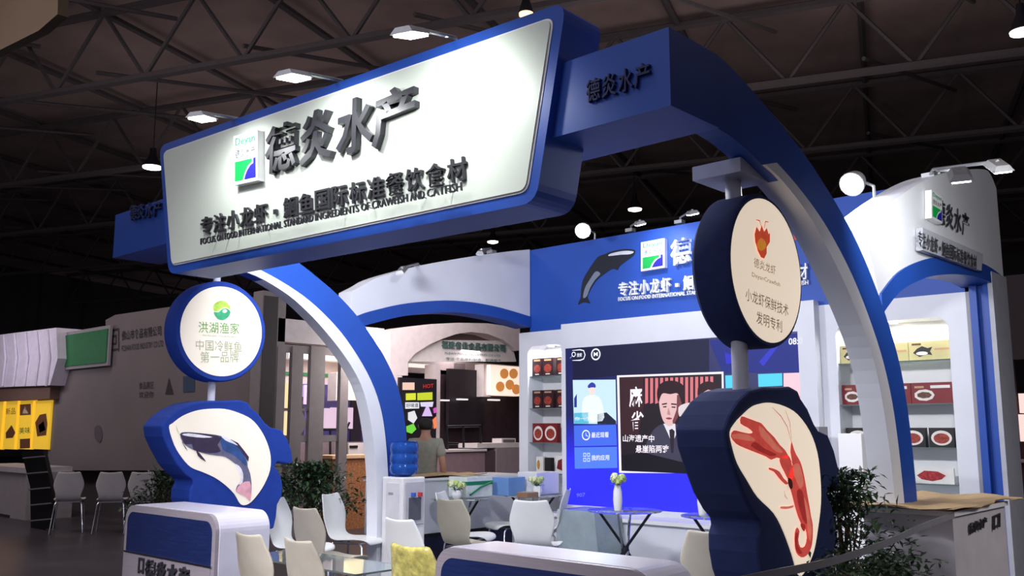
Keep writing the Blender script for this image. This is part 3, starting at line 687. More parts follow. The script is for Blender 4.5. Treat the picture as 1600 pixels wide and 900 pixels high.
sp([(438, 436), (454, 434), (454, 440), (440, 441)], (60, 30, 36), .0105); sp([(476, 436), (494, 437), (492, 443), (476, 441)], (60, 30, 36), .0105)
sp([(462, 440), (456, 470), (464, 474), (472, 472)], (196, 140, 144), .0105); sp([(450, 488), (464, 484), (480, 489), (464, 494)], (150, 60, 70), .0105, 2)
sp([(506, 440), (530, 425), (556, 420), (552, 440), (528, 470), (510, 480)], (226, 214, 220), .011, 2)
sp([(590, 380), (600, 340), (640, 325), (680, 345), (690, 400), (660, 470), (610, 460)], (44, 20, 28), .007, 2)
sp([(604, 392), (636, 362), (664, 380), (660, 440), (620, 440)], (226, 176, 180), .0075, 2)
sp([(256, 650), (360, 640), (560, 690), (702, 700), (702, 738), (256, 719)], (10, 8, 20), .0076)
WS = glow('screen_pure', (250, 240, 250), 1.1)
for ch, a, b in (('麻', 290, 440), ('雀', 296, 548)):
    sign_text(ch, SC, px(a, b), px(a+58, b-2), px(a, b-90), WS, scr, 0, .015, .012, name='screen_text')
sign_text('山海遗产中', SC, px(262, 592), px(400, 594), px(262, 560), WS, scr, 0, .015, .012, name='screen_text')
sign_text('悬崖陷两难', SC, px(318, 640), px(464, 640), px(318, 606), WS, scr, 0, .015, .012, name='screen_text')
# ================================================================== PRODUCTS ON THE SHELVES
def carton(label, cat, x0, x1, z0, z1, m, y=9.08, d=.07, group=None, art=None, name='product_box'):
    t = thing(name, label, cat, ((x0+x1)/2, y, z0), 0, group)
    MB().box((x0, y, z0), (x1, y+d, z1)).build('carton', m, t)
    if art: art(t, x0, x1, z0, z1, y-.0015)
    return t
def fpoly(t, pts, m, y, nm='print'): MB().flat([(a, y, b) for a, b in pts]).build(nm, m, t, recalc=False)
def ell(cx, cz, rx, rz, n=14, a0=0): return [(cx+rx*math.cos(a0+2*PI*k/n), cz+rz*math.sin(a0+2*PI*k/n)) for k in range(n)]
BOXD = mat('box_dark', (48, 22, 30), .45); BOXR = mat('box_red', (120, 26, 34), .45); BOXY = mat('box_yellow', (196, 186, 130), .5)
PRF = mat('print_food', (150, 56, 44), .5, var=.5, scale=40); PRP = mat('print_plate', (226, 220, 214), .5); PRB = mat('print_brown2', (96, 58, 42), .5, var=.5, scale=50)
PRW = mat('print_white', (226, 224, 220), .5); PRK = mat('print_black', (30, 26, 28), .5); PRG = mat('print_goldtxt', (190, 150, 110), .5)
def art_crate(t, x0, x1, z0, z1, y):
    w_, h = x1-x0, z1-z0
    fpoly(t, ell(x0+w_*.5, z0+h*.42, w_*.36, h*.24), PRF, y)
    fpoly(t, [(x0+w_*.18, z1-h*.16), (x1-w_*.18, z1-h*.16), (x1-w_*.18, z1-h*.07), (x0+w_*.18, z1-h*.07)], PRG, y)
    fpoly(t, [(x0+w_*.3, z0+h*.08), (x1-w_*.3, z0+h*.08), (x1-w_*.3, z0+h*.14), (x0+w_*.3, z0+h*.14)], PRW, y)
def art_plate(t, x0, x1, z0, z1, y):
    w_, h = x1-x0, z1-z0
    fpoly(t, ell(x0+w_*.5, z0+h*.48, w_*.42, h*.38, 20), PRP, y); fpoly(t, ell(x0+w_*.5, z0+h*.46, w_*.32, h*.26, 20), PRF, y-.001)
gL = 'product boxes in the left shelf cabinet'
for i, (x0, x1, z1) in enumerate(((-8.06+.10, -7.88+.08, 2.50), (-7.79, -7.61, 2.50), (-7.56, -7.43, 2.50))):
    carton('dark box with red dish, top shelf of left cabinet, ' + ('leftmost', 'in the middle', 'at the right edge')[i], 'box', x0, x1, 2.27, z1, BOXD, group=gL, art=art_crate)
for i, (x0, x1) in enumerate(((-7.96, -7.80), (-7.79, -7.61), (-7.56, -7.43))):
    carton('dark box, second shelf from top of left cabinet, ' + ('leftmost', 'in the middle', 'at the right edge')[i], 'box', x0, x1, 1.86, 2.09, BOXD, group=gL, art=art_crate)
for i, (x0, x1) in enumerate(((-7.96, -7.775), (-7.77, -7.55))):
    carton('red box with round plate, third shelf of left cabinet, ' + ('on the left', 'on the right')[i], 'box', x0, x1, 1.43, 1.67, BOXR, group=gL, art=art_plate)
carton('white box printed with a small gold figure, bottom shelf of the left cabinet', 'box', -7.90, -7.785, 1.05, 1.25, PRW, group=gL, art=lambda t, a, b, c, d, y: fpoly(t, ell((a+b)/2-.02, c+.10, .025, .06), mat('print_gold', (190, 140, 60), .5), y))
carton('small black box on the bottom shelf of the left cabinet', 'box', -7.76, -7.66, 1.05, 1.24, PRK, group=gL)
carton('white and red box at the right edge of the left cabinet bottom shelf', 'box', -7.58, -7.44, 1.05, 1.27, PRW, group=gL, art=lambda t, a, b, c, d, y: fpoly(t, [(a+.02, c+.06), (b-.02, c+.03), (b-.01, d-.03), (a+.04, d-.06)], BOXR, y))
def art_fish(t, x0, x1, z0, z1, y):
    w_, h = x1-x0, z1-z0
    fpoly(t, [(x0+w_*.10, z0+h*.40), (x0+w_*.2, z0+h*.62), (x0+w_*.32, z0+h*.74), (x0+w_*.45, z0+h*.62), (x0+w_*.56, z0+h*.68), (x0+w_*.5, z0+h*.45), (x0+w_*.55, z0+h*.25), (x0+w_*.42, z0+h*.3), (x0+w_*.25, z0+h*.18)], PRK, y)
    fpoly(t, ell(x0+w_*.31, z0+h*.36, w_*.14, h*.10), PRP, y-.001)
    fpoly(t, [(x0+w_*.08, z1-h*.2), (x0+w_*.30, z1-h*.2), (x0+w_*.30, z1-h*.1), (x0+w_*.08, z1-h*.1)], PRB, y)
    fpoly(t, [(x0+w_*.6, z0+h*.5), (x1-w_*.05, z0+h*.5), (x1-w_*.05, z0+h*.6), (x0+w_*.6, z0+h*.6)], PRG, y)
def art_crab(t, x0, x1, z0, z1, y):
    w_, h = x1-x0, z1-z0
    fpoly(t, ell(x0+w_*.30, z0+h*.40, w_*.24, h*.28, 9), PRP, y); fpoly(t, ell(x0+w_*.30, z0+h*.40, w_*.18, h*.16, 7), PRB, y-.001)
    fpoly(t, [(x0+w_*.45, z1-h*.28), (x1-w_*.1, z1-h*.28), (x1-w_*.1, z1-h*.14), (x0+w_*.45, z1-h*.14)], PRW, y)
    fpoly(t, [(x0+w_*.08, z1-h*.26), (x0+w_*.3, z1-h*.26), (x0+w_*.3, z1-h*.16), (x0+w_*.08, z1-h*.16)], PRG, y)
gR = 'product boxes in the right shelf cabinet'
for i, (x0, x1) in enumerate(((-3.855, -3.53), (-3.525, -3.19), (-3.185, -2.795))):
    carton('long yellow box with fish picture, ' + ('left', 'middle', 'right')[i]+' of top row, right cabinet', 'box', x0, x1, 2.24, 2.42, BOXY, group=gR, art=art_fish)
    carton('long red box with crab picture, ' + ('left', 'middle', 'right')[i]+' of second row, right cabinet', 'box', x0, x1, 1.835, 2.03, BOXR, group=gR, art=art_crab)
for i, (x0, x1) in enumerate(((-3.84, -3.60), (-3.56, -3.34), (-3.31, -3.085), (-3.05, -2.83))):
    carton('dark box with red dish, third row of right cabinet, ' + ('first', 'second', 'third', 'fourth')[i]+' from the left', 'box', x0, x1, 1.43, 1.61, PRK, group=gR, art=art_plate)
cf = thing('crayfish_pack', 'red printed crayfish pack on the lowest shelf of the right cabinet', 'food pack', (-3.05, 9.1, 1.1))
MB().box((-3.2, 9.10, 1.10), (-2.86, 9.13, 1.24)).build('white_tray', PRW, cf)
MB().flat([(-3.19, 9.098, 1.17), (-3.12, 9.098, 1.215), (-3.0, 9.098, 1.21), (-2.93, 9.098, 1.175), (-2.97, 9.098, 1.14), (-3.05, 9.098, 1.12), (-3.15, 9.098, 1.135)]).build('print', mat('print_cray', (160, 40, 44), .5, var=.6, scale=50), cf, recalc=False)
# white stand board beside the right cabinet
wb = thing('white_pedestal', 'tall plain white pedestal standing in front of the right shelf cabinet', 'pedestal', (-3.35, 8.1, 0))
bevel(MB().box((-3.46, 8.0, 0), (-3.25, 8.2, 1.56)).build('pedestal_body', WHITE_GLOSS, wb), .006)
MB().box((-3.47, 7.99, 0), (-3.24, 8.21, .05)).build('plinth', GREY, wb)
gp = thing('grey_speaker', 'grey box speaker on the ledge beside the right cabinet', 'speaker', (-3.97, 8.6, .64))
MB().box((-4.02, 8.55, .64), (-3.88, 8.75, 1.62)).build('cabinet_box', GREY, gp); MB().flat([(-4.00, 8.548, .7), (-3.90, 8.548, .7), (-3.90, 8.548, 1.56), (-4.00, 8.548, 1.56)]).build('grille', mat('grille', (100, 98, 104), .8), gp, recalc=False)

# ================================================================== COUNTERS
def front_counter(label, x0, x1, y0, y1, h, text=True):
    t = thing('reception_counter', label, 'counter', ((x0+x1)/2, (y0+y1)/2, 0))
    r = .13
    def outl(i, yy):
        a0, a1, hh, rr = x0+i, x1-i, h-i, max(.02, r-i)
        p = [(a0, yy, .0+i), (a0, yy, hh-rr)]+[(a0+rr-rr*math.cos(a), yy, hh-rr+rr*math.sin(a)) for a in [PI/2*k/8 for k in range(1, 9)]]
        p += [(a1-rr+rr*math.sin(a), yy, hh-rr+rr*math.cos(a)) for a in [PI/2*k/8 for k in range(0, 9)]]+[(a1, yy, 0+i)]
        return p
    bevel(MB().prism(outl(0, y0+.03), (0, y1-y0-.03, 0)).build('white_shell', mat('counter_shell', (222, 220, 236), .32, var=.02, coat=.3), t), .012, 2)
    mb = MB(); mb.prism(outl(0.004, y0), (0, .03, 0)).build('front_frame', STEEL, t)
    a0, a1 = x0+.05, x1-.05; hh = h-.055; rr = .09
    z_ = h-.36
    p = [(a0, y0-.004, z_), (a0, y0-.004, hh-rr)]+[(a0+rr-rr*math.cos(a), y0-.004, hh-rr+rr*math.sin(a)) for a in [PI/2*k/8 for k in range(1, 9)]]
    p += [(a1-rr+rr*math.sin(a), y0-.004, hh-rr+rr*math.cos(a)) for a in [PI/2*k/8 for k in range(0, 9)]]+[(a1, y0-.004, z_)]
    nb = mat('counter_navy', (30, 44, 92), .25, var=.2, scale=5, coat=.5, stretch=(1, 1, 16))
    MB().prism(p, (0, .01, 0)).build('navy_panel', nb, t)
    MB().box((a0-.02, y0-.012, z_-.012), (a1+.02, y0, z_)).build('trim_strip', CHROME, t)
    MB().box((a0, y0-.006, h-.64), (a1, y0, z_-.012)).build('grey_panel', STEEL, t)
    MB().box((a0, y0-.004, .08), (a1, y0+.006, h-.65)).build('navy_panel', nb, t)
    if text:
        Pc = PY(y0-.006); zt = h-.40; zb = h-.53; xa = x0+.30; hh = zt-zb
        text_mesh('口', Vector((xa, y0-.007, zb+.02)), Vector((.085, 0, 0)), Vector((0, 0, hh*.9)), .012, .02).build('raised_logo', LETTER, t, recalc=False)
        for i, ch in enumerate('德炎水产'):
            text_mesh(ch, Vector((xa+.12+i*.17, y0-.007, zb)), Vector((.155, 0, 0)), Vector((0, 0, hh*1.05)), .015, .03).build('raised_letter', LETTER, t, recalc=False)
    return t
front_counter('white counter with rounded corners and navy panel, at the left below the fish sign', -7.5, -6.1, 3.56, 4.0, 1.0)
front_counter('silver-fronted counter with rounded corners in the bottom centre foreground', -3.68, -2.32, 3.42, 3.76, 1.0)
# side counters
def side_counter(name, label, x0, x1, y0, y1, h, body, face_x, letters):
    t = thing(name, label, 'counter', ((x0+x1)/2, (y0+y1)/2, 0))
    MB().box((x0, y0, .42), (x1, y1, h-.03)).build('counter_body', body, t)
    MB().box((x0-.02, y0-.02, h-.03), (x1+.02, y1+.02, h)).build('counter_top', WHITE_GLOSS, t)
    MB().box((x0+.03, y0+.03, .06), (x1-.03, y1-.03, .38)).build('lower_body', mat('counter_lower', (44, 46, 84), .4), t)
    MB().box((x0-.01, y0-.01, .38), (x1+.01, y1+.01, .42)).build('dark_band', BLACK, t)
    MB().box((x0, y0, 0), (x1, y1, .06)).build('plinth', GREY, t)
    MB().box((x0, y1-.08, .06), (x1+.005, y1, .38)).build('end_panel', WHITE, t)
    return t
sr = side_counter('side_counter', 'grey counter with cardboard on top, at the right edge behind the shrub', -2.5, -1.95, 6.12, 7.22, 1.10, mat('side_grey', (190, 186, 192), .5), 1, True)
CP = PX(-1.945)
sign_text('德炎水产', CP, (1513, 835), (1541, 823), (1513, 818), LETTER, sr, .01, .02, .002, each=True, name='raised_letter')
sign_text('口', CP, (1551, 828), (1561, 823), (1551, 806), LETTER, sr, .01, .02, .002, name='raised_logo')
sl = side_counter('side_counter', 'long white counter with cardboard on top, along the left side behind the glass tables', -8.55, -8.05, 6.85, 8.90, 1.04, WHITE, 1, False)
def cardboard(label, x0, x1, y0, y1, z, seed, m=CARD):
    rnd = random.Random(seed); mb = MB(); nx, ny = 8, 12; vs = []
    for s_ in (0, 1):
        for i in range(nx+1):
            for j in range(ny+1):
                e = (i in (0, nx)) or (j in (0, ny))
                vs.append((x0+(x1-x0)*i/nx+(rnd.uniform(-.015, .015) if e else 0), y0+(y1-y0)*j/ny+(rnd.uniform(-.02, .02) if e else 0), z+.004+s_*.008+.010*(1+math.sin(i*1.3+j*.9+seed))))
    q = (nx+1)*(ny+1); fs = []
    ix = lambda i, j: i*(ny+1)+j
    for i in range(nx):
        for j in range(ny):
            fs += [(ix(i, j), ix(i, j+1), ix(i+1, j+1), ix(i+1, j)), (q+ix(i, j), q+ix(i+1, j), q+ix(i+1, j+1), q+ix(i, j+1))]
    for i in range(nx): fs += [(ix(i, 0), ix(i+1, 0), q+ix(i+1, 0), q+ix(i, 0)), (ix(i, ny), q+ix(i, ny), q+ix(i+1, ny), ix(i+1, ny))]
    for j in range(ny): fs += [(ix(0, j), q+ix(0, j), q+ix(0, j+1), ix(0, j+1)), (ix(nx, j), ix(nx, j+1), q+ix(nx, j+1), q+ix(nx, j))]
    return tag(mb.add(vs, fs).build('cardboard_sheet', m), label, 'cardboard')
cardboard('wrinkled tan cardboard sheet lying on the grey counter at the right', -2.62, -1.90, 6.0, 7.5, 1.10, 3)
cardboard('flat tan cardboard lying on the long left side counter', -8.60, -8.02, 6.8, 8.3, 1.04, 5)
# ================================================================== WATER DISPENSER
wd = thing('water_dispenser', 'white water dispenser standing at the foot of the left arch leg', 'water dispenser', (-7.3, 6.34, 0))
wd.rotation_euler.z = 0
WDM = mat('dispenser_white', (224, 224, 226), .35)
bevel(MB().box((-7.47, 6.2, 0.01), (-7.15, 6.5, 1.12)).build('cabinet_body', WDM, wd), .015)
MB().box((-7.145, 6.23, .66), (-7.138, 6.47, 1.07)).build('tap_panel', mat('tap_panel', (190, 190, 196), .3), wd)
MB().box((-7.138, 6.27, .70), (-7.132, 6.43, .92)).build('drip_recess', mat('recess', (90, 92, 100), .4), wd)
for yy, cc in ((6.31, (60, 90, 180)), (6.40, (190, 60, 60))):
    MB().box((-7.138, yy-.012, .93), (-7.09, yy+.012, .97)).build('tap', mat('tap_%d' % cc[0], cc, .3), wd)
MB().box((-7.40, 6.195, .62), (-7.2, 6.2, 1.06)).build('front_groove', mat('groove', (205, 205, 210), .4), wd)
MB().box((-7.36, 6.19, .95), (-7.29, 6.196, .97)).build('badge', GREY, wd)
bt = thing('water_bottle', 'blue water bottle upside down on the white dispenser', 'water bottle', (-7.31, 6.35, 1.1))
BTM = mat('blue_bottle', (40, 96, 190), .12, trans=.45, ior=1.2, coat=.5)
MB().lathe([(.04, -.01), (.05, .02), (.13, .05), (.145, .08), (.145, .13), (.138, .14), (.138, .16), (.145, .17), (.145, .23), (.138, .24), (.138, .26), (.145, .27), (.145, .33), (.13, .37), (.10, .38)], (-7.31, 6.35, 1.1), 28).build('bottle_body', BTM, bt, True)
MB().lathe([(.138, .381), (.10, .39)], (-7.31, 6.35, 1.09), 28).build('bottle_base', BTM, bt, True)
# ================================================================== CHAIRS
def chair_shell():
    prof = [(.235, .415, .15), (.23, .445, .185), (.17, .462, .205), (.05, .452, .215), (-.07, .446, .205), (-.145, .455, .175), (-.19, .490, .155), (-.215, .55, .165), (-.235, .62, .195), (-.255, .69, .205), (-.272, .76, .18), (-.288, .83, .155), (-.295, .862, .145)]
    nu = 8; vs = []; rows = len(prof)
    for i, (y, z, hw) in enumerate(prof):
        for j in range(nu+1):
            t = -1+2*j/nu; x = t*hw
            seat = max(0, 1-abs(i-3)/4); back = max(0, min(1, (i-6)/3))
            zz = z+.02*seat*t*t+(-.014*(1-t*t) if i == rows-1 else (-.006*(1-t*t) if i == rows-2 else 0))
            yy = y+.035*back*t*t*(1 if i < rows-2 else .6)
            vs.append((x, yy, zz))
    fs = [(i*(nu+1)+j, i*(nu+1)+j+1, (i+1)*(nu+1)+j+1, (i+1)*(nu+1)+j) for i in range(rows-1) for j in range(nu)]
    me = bpy.data.meshes.new('seat_shell'); me.from_pydata(vs, [], fs)
    o = bpy.data.objects.new('tmp', me); C.objects.link(o)
    m = o.modifiers.new('s', 'SOLIDIFY'); m.thickness = .012; m.offset = 0
    m = o.modifiers.new('u', 'SUBSURF'); m.levels = 1; m.render_levels = 1
    dg = bpy.context.evaluated_depsgraph_get(); dg.update()
    r = bpy.data.meshes.new_from_object(o.evaluated_get(dg)); bpy.data.objects.remove(o)
    r.transform(Matrix.Scale(1.1, 4)); r.materials.clear(); r.materials.append(CHAIRW)
    for p in r.polygons: p.use_smooth = True
    r.name = 'seat_shell'; return r
SHELL = chair_shell()
SHELLB = SHELL.copy(); SHELLB.materials.clear(); SHELLB.materials.append(CHAIRB)  # beige copy of the white shell; its tint includes how light falls
LEGM = []
for sx in (-1, 1):
    for sy in (-1, 1):
        LEGM.append(MB().tube([(sx*.17, sy*.15, .475), (sx*.19, sy*.185, .44), (sx*.235, sy*.225, .006)], .011, 8).mesh('leg', CHROME, True))
FRM = MB().tube([(-.17, -.15, .475), (.17, -.15, .475)], .010, 6).tube([(-.17, .15, .475), (.17, .15, .475)], .010, 6).tube([(-.17, -.15, .475), (-.17, .15, .475)], .010, 6).tube([(.17, -.15, .475), (.17, .15, .475)], .010, 6).mesh('under_frame', CHROME, True)
def make_chair(label, group, shell=SHELL):
    t = thing('shell_chair', label, 'chair', (0, 0, 0), 0, group)
    local_child('seat_shell', shell, t); local_child('under_frame', FRM, t)
    for me in LEGM: local_child('leg', me, t)
    return t
gC = 'moulded shell chairs inside the booth'
chair0 = make_chair('white shell chair seen from the side, next to the left arch foot', gC)
chair0.location = (-7.66, 6.02, .006); chair0.rotation_euler.z = math.radians(-68)
for (x, y, rz, lb) in (
    (-7.52, 5.28, -66, 'white shell chair right behind the left counter, its lit front towards the fish sign'),
    (-6.70, 5.02, 2, 'shell chair with pale back turned to us, between left counter and arch-foot chair'),
    (-5.32, 3.64, -2, 'pale shell chair back in the foreground, beside the left counter, nearest to it'),
    (-4.80, 3.66, -4, 'pale shell chair back at the bottom edge, second to the right of the left counter'),
    (-5.36, 4.92, 0, 'grey-looking shell chair back directly below the water dispenser'),
    (-7.02, 6.98, -62, 'white shell chair with bluish front, just right of the water dispenser'),
    (-6.52, 6.52, 4, 'pale chair back overlapping the glass table with the small flower pot'),
    (-7.45, 8.12, 160, 'white chair facing us behind the crossed table legs, left of the screen'),
    (-5.98, 6.88, 30, 'broad pale chair back seen square on, above the centre foreground counter'),
    (-6.85, 7.95, 120, 'white chair mostly hidden, showing its seat beside the wrapped carton'),
    (-3.36, 5.72, 26, 'pale chair back by the second glass table, left of the crayfish sign')):
    t = dup(chair0, (x, y, .006), math.radians(rz), lb)
    if 'pale shell chair back' in lb or 'with pale back' in lb or lb.startswith('pale chair back'): t.children[0].data = SHELLB
c6 = make_chair('shell chair with yellow plastic film over its back, bottom edge', gC, SHELLB)
c6.location = (-4.03, 3.87, .006); c6.rotation_euler.z = math.radians(-2)
film = tag(obj('plastic_film', SHELL.copy()), 'crumpled yellow plastic film wrapped over a chair back at the bottom edge', 'plastic film')
film.data.materials.clear(); film.data.materials.append(mat('yellow_film', (206, 196, 110), .25, var=.35, scale=22, bump=.8, coat=.6))
bm = bmesh.new(); bm.from_mesh(film.data)
bmesh.ops.delete(bm, geom=[v for v in bm.verts if v.co.z < .62], context='VERTS')
for v in bm.verts: v.co += v.normal*.012
bm.to_mesh(film.data); bm.free()
film.location = c6.location; film.rotation_euler = c6.rotation_euler
# dim chairs of the neighbouring stand
DIM = mat('chair_dim', (190, 184, 186), .5); SH2 = SHELL.copy(); SH2.materials.clear(); SH2.materials.append(DIM)  # darker shell copy, the lack of light there is put into its colour
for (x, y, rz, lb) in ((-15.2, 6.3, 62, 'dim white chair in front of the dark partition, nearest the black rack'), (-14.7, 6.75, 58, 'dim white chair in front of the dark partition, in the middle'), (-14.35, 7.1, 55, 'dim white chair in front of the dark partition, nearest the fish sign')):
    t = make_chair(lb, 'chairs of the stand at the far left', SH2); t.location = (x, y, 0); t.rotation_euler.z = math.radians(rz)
# ================================================================== GLASS TABLES
def glass_table(label, x, y, r=.36, z=.825, turn=0.0, n=4):
    t = thing('glass_table', label, 'table', (x, y, 0))
    MB().lathe([(r-.004, z-.012), (r, z-.009), (r, z-.003), (r-.004, z)], (x, y, 0), 48).build('glass_top', GLASS, t, True)
    MB().lathe([(.035, .40), (.04, .42), (.04, .45), (.035, .47)], (x, y, 0), 12).build('hub', DARKM, t, True)
    for k in range(n):
        a = turn+2*PI*k/n; c, s_ = math.cos(a), math.sin(a)
        MB().tube([(x-c*r*.82, y-s_*r*.82, .006), (x-c*.02+s_*.025, y-s_*.02-c*.025, .43), (x+c*r*.72, y+s_*r*.72, z-.012)], .014, 8).build('leg', CHROME if k % 2 else DARKM, t, True)
        MB().lathe([(.03, -.006), (.03, 0)], (x+c*r*.72, y+s_*r*.72, z-.013), 10).build('suction_pad', CHROME, t)
    return t
glass_table('round glass table with crossed chrome legs and a white vase, before the screen', -5.40, 7.50, .36, .825, .4)
glass_table('round glass table with crossed chrome legs, lit blue, left of the crayfish sign', -4.42, 7.62, .36, .825, .9)
glass_table('round glass table with the small round flower pot, right of the dispenser', -7.66, 7.50, .33, .825, .2)
glass_table('round glass table with a stack of cartons and flowers, left of the screen', -7.45, 8.50, .36, .825, .7)
tb = thing('glass_side_table', 'low rectangular glass table between the two foreground counters', 'table', (-5.4, 3.9, 0))
MB().box((-6.02, 3.72, .70), (-4.72, 4.17, .712)).build('glass_top', GLASS, tb)
for a in (-5.96, -4.78):
    for b in (3.77, 4.12): MB().tube([(a, b, .006), (a, b, .70)], .014, 8).build('leg', CHROME, tb)
MB().box((-5.94, 3.78, .26), (-4.80, 4.10, .268)).build('lower_glass', GLASS, tb)
cardboard('piece of tan cardboard lying on the low glass table in the foreground', -5.75, -5.25, 3.8, 4.1, .27, 9)
# vases with flowers
def vase(label, x, y, z, h, r, kind, seed):
    rnd = random.Random(seed)
    t = thing('flower_vase', label, 'vase', (x, y, z))
    prof = [(r*.75, 0), (r*.8, h*.05), (r, h*.4), (r*.9, h*.75), (r*.7, h*.92), (r*.78, h)] if kind else [(r*.6, 0), (r*.95, h*.3), (r, h*.6), (r*.8, h)]
    MB().lathe(prof, (x, y, z), 24).build('vase_body', WHITE_GLOSS, t, True)
    P1_ = mat('petal_cream', (226, 232, 190), .7); P2_ = mat('petal_green', (186, 206, 130), .7); LF = mat('flower_leaf', (60, 104, 60), .7)
    R_ = .045 if kind else .04
    for k in range(7 if kind else 9):
        a = 2*PI*k/(7 if kind else 9)+rnd.uniform(-.3, .3); d = rnd.uniform(.4, 1.0)*(.07 if kind else .085)
        c = Vector((x+d*math.cos(a), y+d*math.sin(a), z+h+.045+rnd.uniform(-.01, .035)))
        mb = MB()
        for q in range(18):      # petals as small curved quads around the bloom
            ph = math.acos(1-2*(q+.5)/18*.9); th = q*2.4
            n_ = Vector((math.sin(ph)*math.cos(th), math.sin(ph)*math.sin(th), math.cos(ph)))
            u_ = n_.orthogonal().normalized(); v_ = n_.cross(u_); o_ = c+n_*R_*.75; s_ = R_*.5
            mb.add([o_-u_*s_, o_-v_*s_*.9-n_*s_*.1, o_+u_*s_+n_*s_*.15, o_+v_*s_*.9+n_*s_*.2], [(0, 1, 2, 3)])
        mb.lathe([(R_*.4, -R_*.6), (R_*.75, 0), (R_*.4, R_*.6)], tuple(c), 8)
        mb.build('bloom', P1_ if k % 2 else P2_, t)
        MB().tube([(x, y, z+h*.8), tuple(c)], .003, 4).build('stem', LF, t)
    for k in range(6):
        a = 2*PI*k/6; o_ = Vector((x, y, z+h)); d = Vector((math.cos(a), math.sin(a), .1)); s_ = Vector((-math.sin(a), math.cos(a), 0))*.018
        MB().add([o_, o_+d*.05+s_, o_+d*.10, o_+d*.05-s_], [(0, 1, 2, 3)]).build('leaf', LF, t, recalc=False)
vase('tall white vase with cream and green blooms on the round table before the screen', -5.42, 7.42, .825, .24, .045, 1, 1)
vase('white vase half hidden behind the crayfish sign, on the blue-lit glass table', -4.66, 7.70, .825, .24, .045, 1, 2)
vase('small round white flower pot on the glass table right of the dispenser', -7.60, 7.38, .825, .10, .06, 0, 3)
vase('small white flower pot among the cartons, left of the screen', -7.25, 8.35, .825, .12, .06, 0, 4)
# cartons on the tables
WRAP = mat('wrapped_white', (222, 232, 230), .25, coat=.6, bump=.4, scale=14)
def stack_box(name, label, c, d, m, rz=0, extra=None):
    t = thing(name, label, 'box', (c[0], c[1], c[2]), 0)
    bevel(MB().cbox((c[0], c[1], c[2]+d[2]/2), d).build('carton', m, t), .006)
    MB().box((c[0]-d[0]/2, c[1]-.02, c[2]+d[2]), (c[0]+d[0]/2, c[1]+.02, c[2]+d[2]+.002)).build('packing_tape', mat('tape_tan', (190, 178, 150), .4), t)
    if extra: extra(t, c, d)
    return t
RIB = mat('green_ribbon', (24, 130, 84), .4)
def ribbon(t, c, d):
    x, y, z = c[0], c[1], c[2]
    MB().box((x-d[0]/2-.003, y-d[1]/2-.003, z+d[2]*.6), (x+d[0]/2+.003, y+d[1]/2+.003, z+d[2]*.78)).build('ribbon', RIB, t)
    MB().tube([(x+d[0]/2+.01, y-d[1]*.4, z+.03), (x+d[0]/2+.02, y, z+d[2]*.5), (x+d[0]/2+.01, y+d[1]*.45, z+d[2]*.7)], .012, 6).build('ribbon_tail', RIB, t)
stack_box('gift_box', 'white wrapped box tied with a green ribbon, beside the small flower pot', (-7.78, 7.78, .826), (.30, .42, .23), WRAP, 0, ribbon)
stack_box('blue_box', 'blue and white carton between the ribboned box and the large white carton', (-7.62, 8.26, .826), (.26, .30, .21), mat('box_blue', (110, 150, 210), .4))
stack_box('white_carton', 'large plain white carton on the glass table left of the screen', (-7.50, 8.66, .826), (.30, .42, .26), WHITE)
stack_box('brown_box', 'small brown box lying on the front of the table left of the screen', (-7.18, 8.10, .826), (.16, .20, .06), mat('box_brown', (142, 112, 88), .7))
wc = thing('wrapped_carton', 'low carton wrapped in clear plastic film, below the left end of the screen', 'carton', (-6.35, 8.1, 0))
bevel(MB().box((-6.58, 7.95, .006), (-6.12, 8.38, .72)).build('carton', mat('carton_pale', (170, 190, 200), .6, var=.2, scale=6), wc), .01)
FLM = mat('clear_film', (225, 236, 240), .12, trans=.7, ior=1.1, bump=.9, scale=9)
MB().prism([(-6.60, 7.93, .74), (-6.10, 7.93, .74), (-6.02, 7.93, .01), (-6.64, 7.93, .01)], (0, .48, 0)).build('plastic_film', FLM, wc)
# barrier tape running to the right counter
tp = [Vector((-1.93, 3.2, 1.0)), Vector((-1.93, 3.65, .995)), Vector((-1.93, 4.33, .985)), Vector((-1.93, 5.0, 1.01)), Vector((-1.93, 5.51, 1.05)), Vector((-1.93, 6.10, 1.08))]
q = smooth_line(tp, 4, False); mb = MB(); vs = []
for p in q: vs += [tuple(p+Vector((0, 0, .018))), tuple(p-Vector((0, 0, .018))), tuple(p-Vector((.003, 0, .018))), tuple(p+Vector((-.003, 0, .018)))]
mb.add(vs, [[k*4+j, k*4+(j+1) % 4, (k+1)*4+(j+1) % 4, (k+1)*4+j] for k in range(len(q)-1) for j in range(4)])
tag(mb.build('barrier_tape', mat('tape_grey', (150, 150, 156), .25, coat=.4)), 'thin grey barrier tape stretched to the corner of the right grey counter', 'tape')
po = thing('barrier_post', 'slim chrome post holding the grey barrier tape at the bottom edge', 'post', (-1.95, 3.2, 0))
MB().tube([(-1.95, 3.2, 0), (-1.95, 3.2, 1.03)], .018, 12).build('post_tube', CHROME, po, True); MB().lathe([(.14, 0), (.14, .015), (.03, .03)], (-1.95, 3.2, 0), 24).build('base_plate', CHROME, po, True)

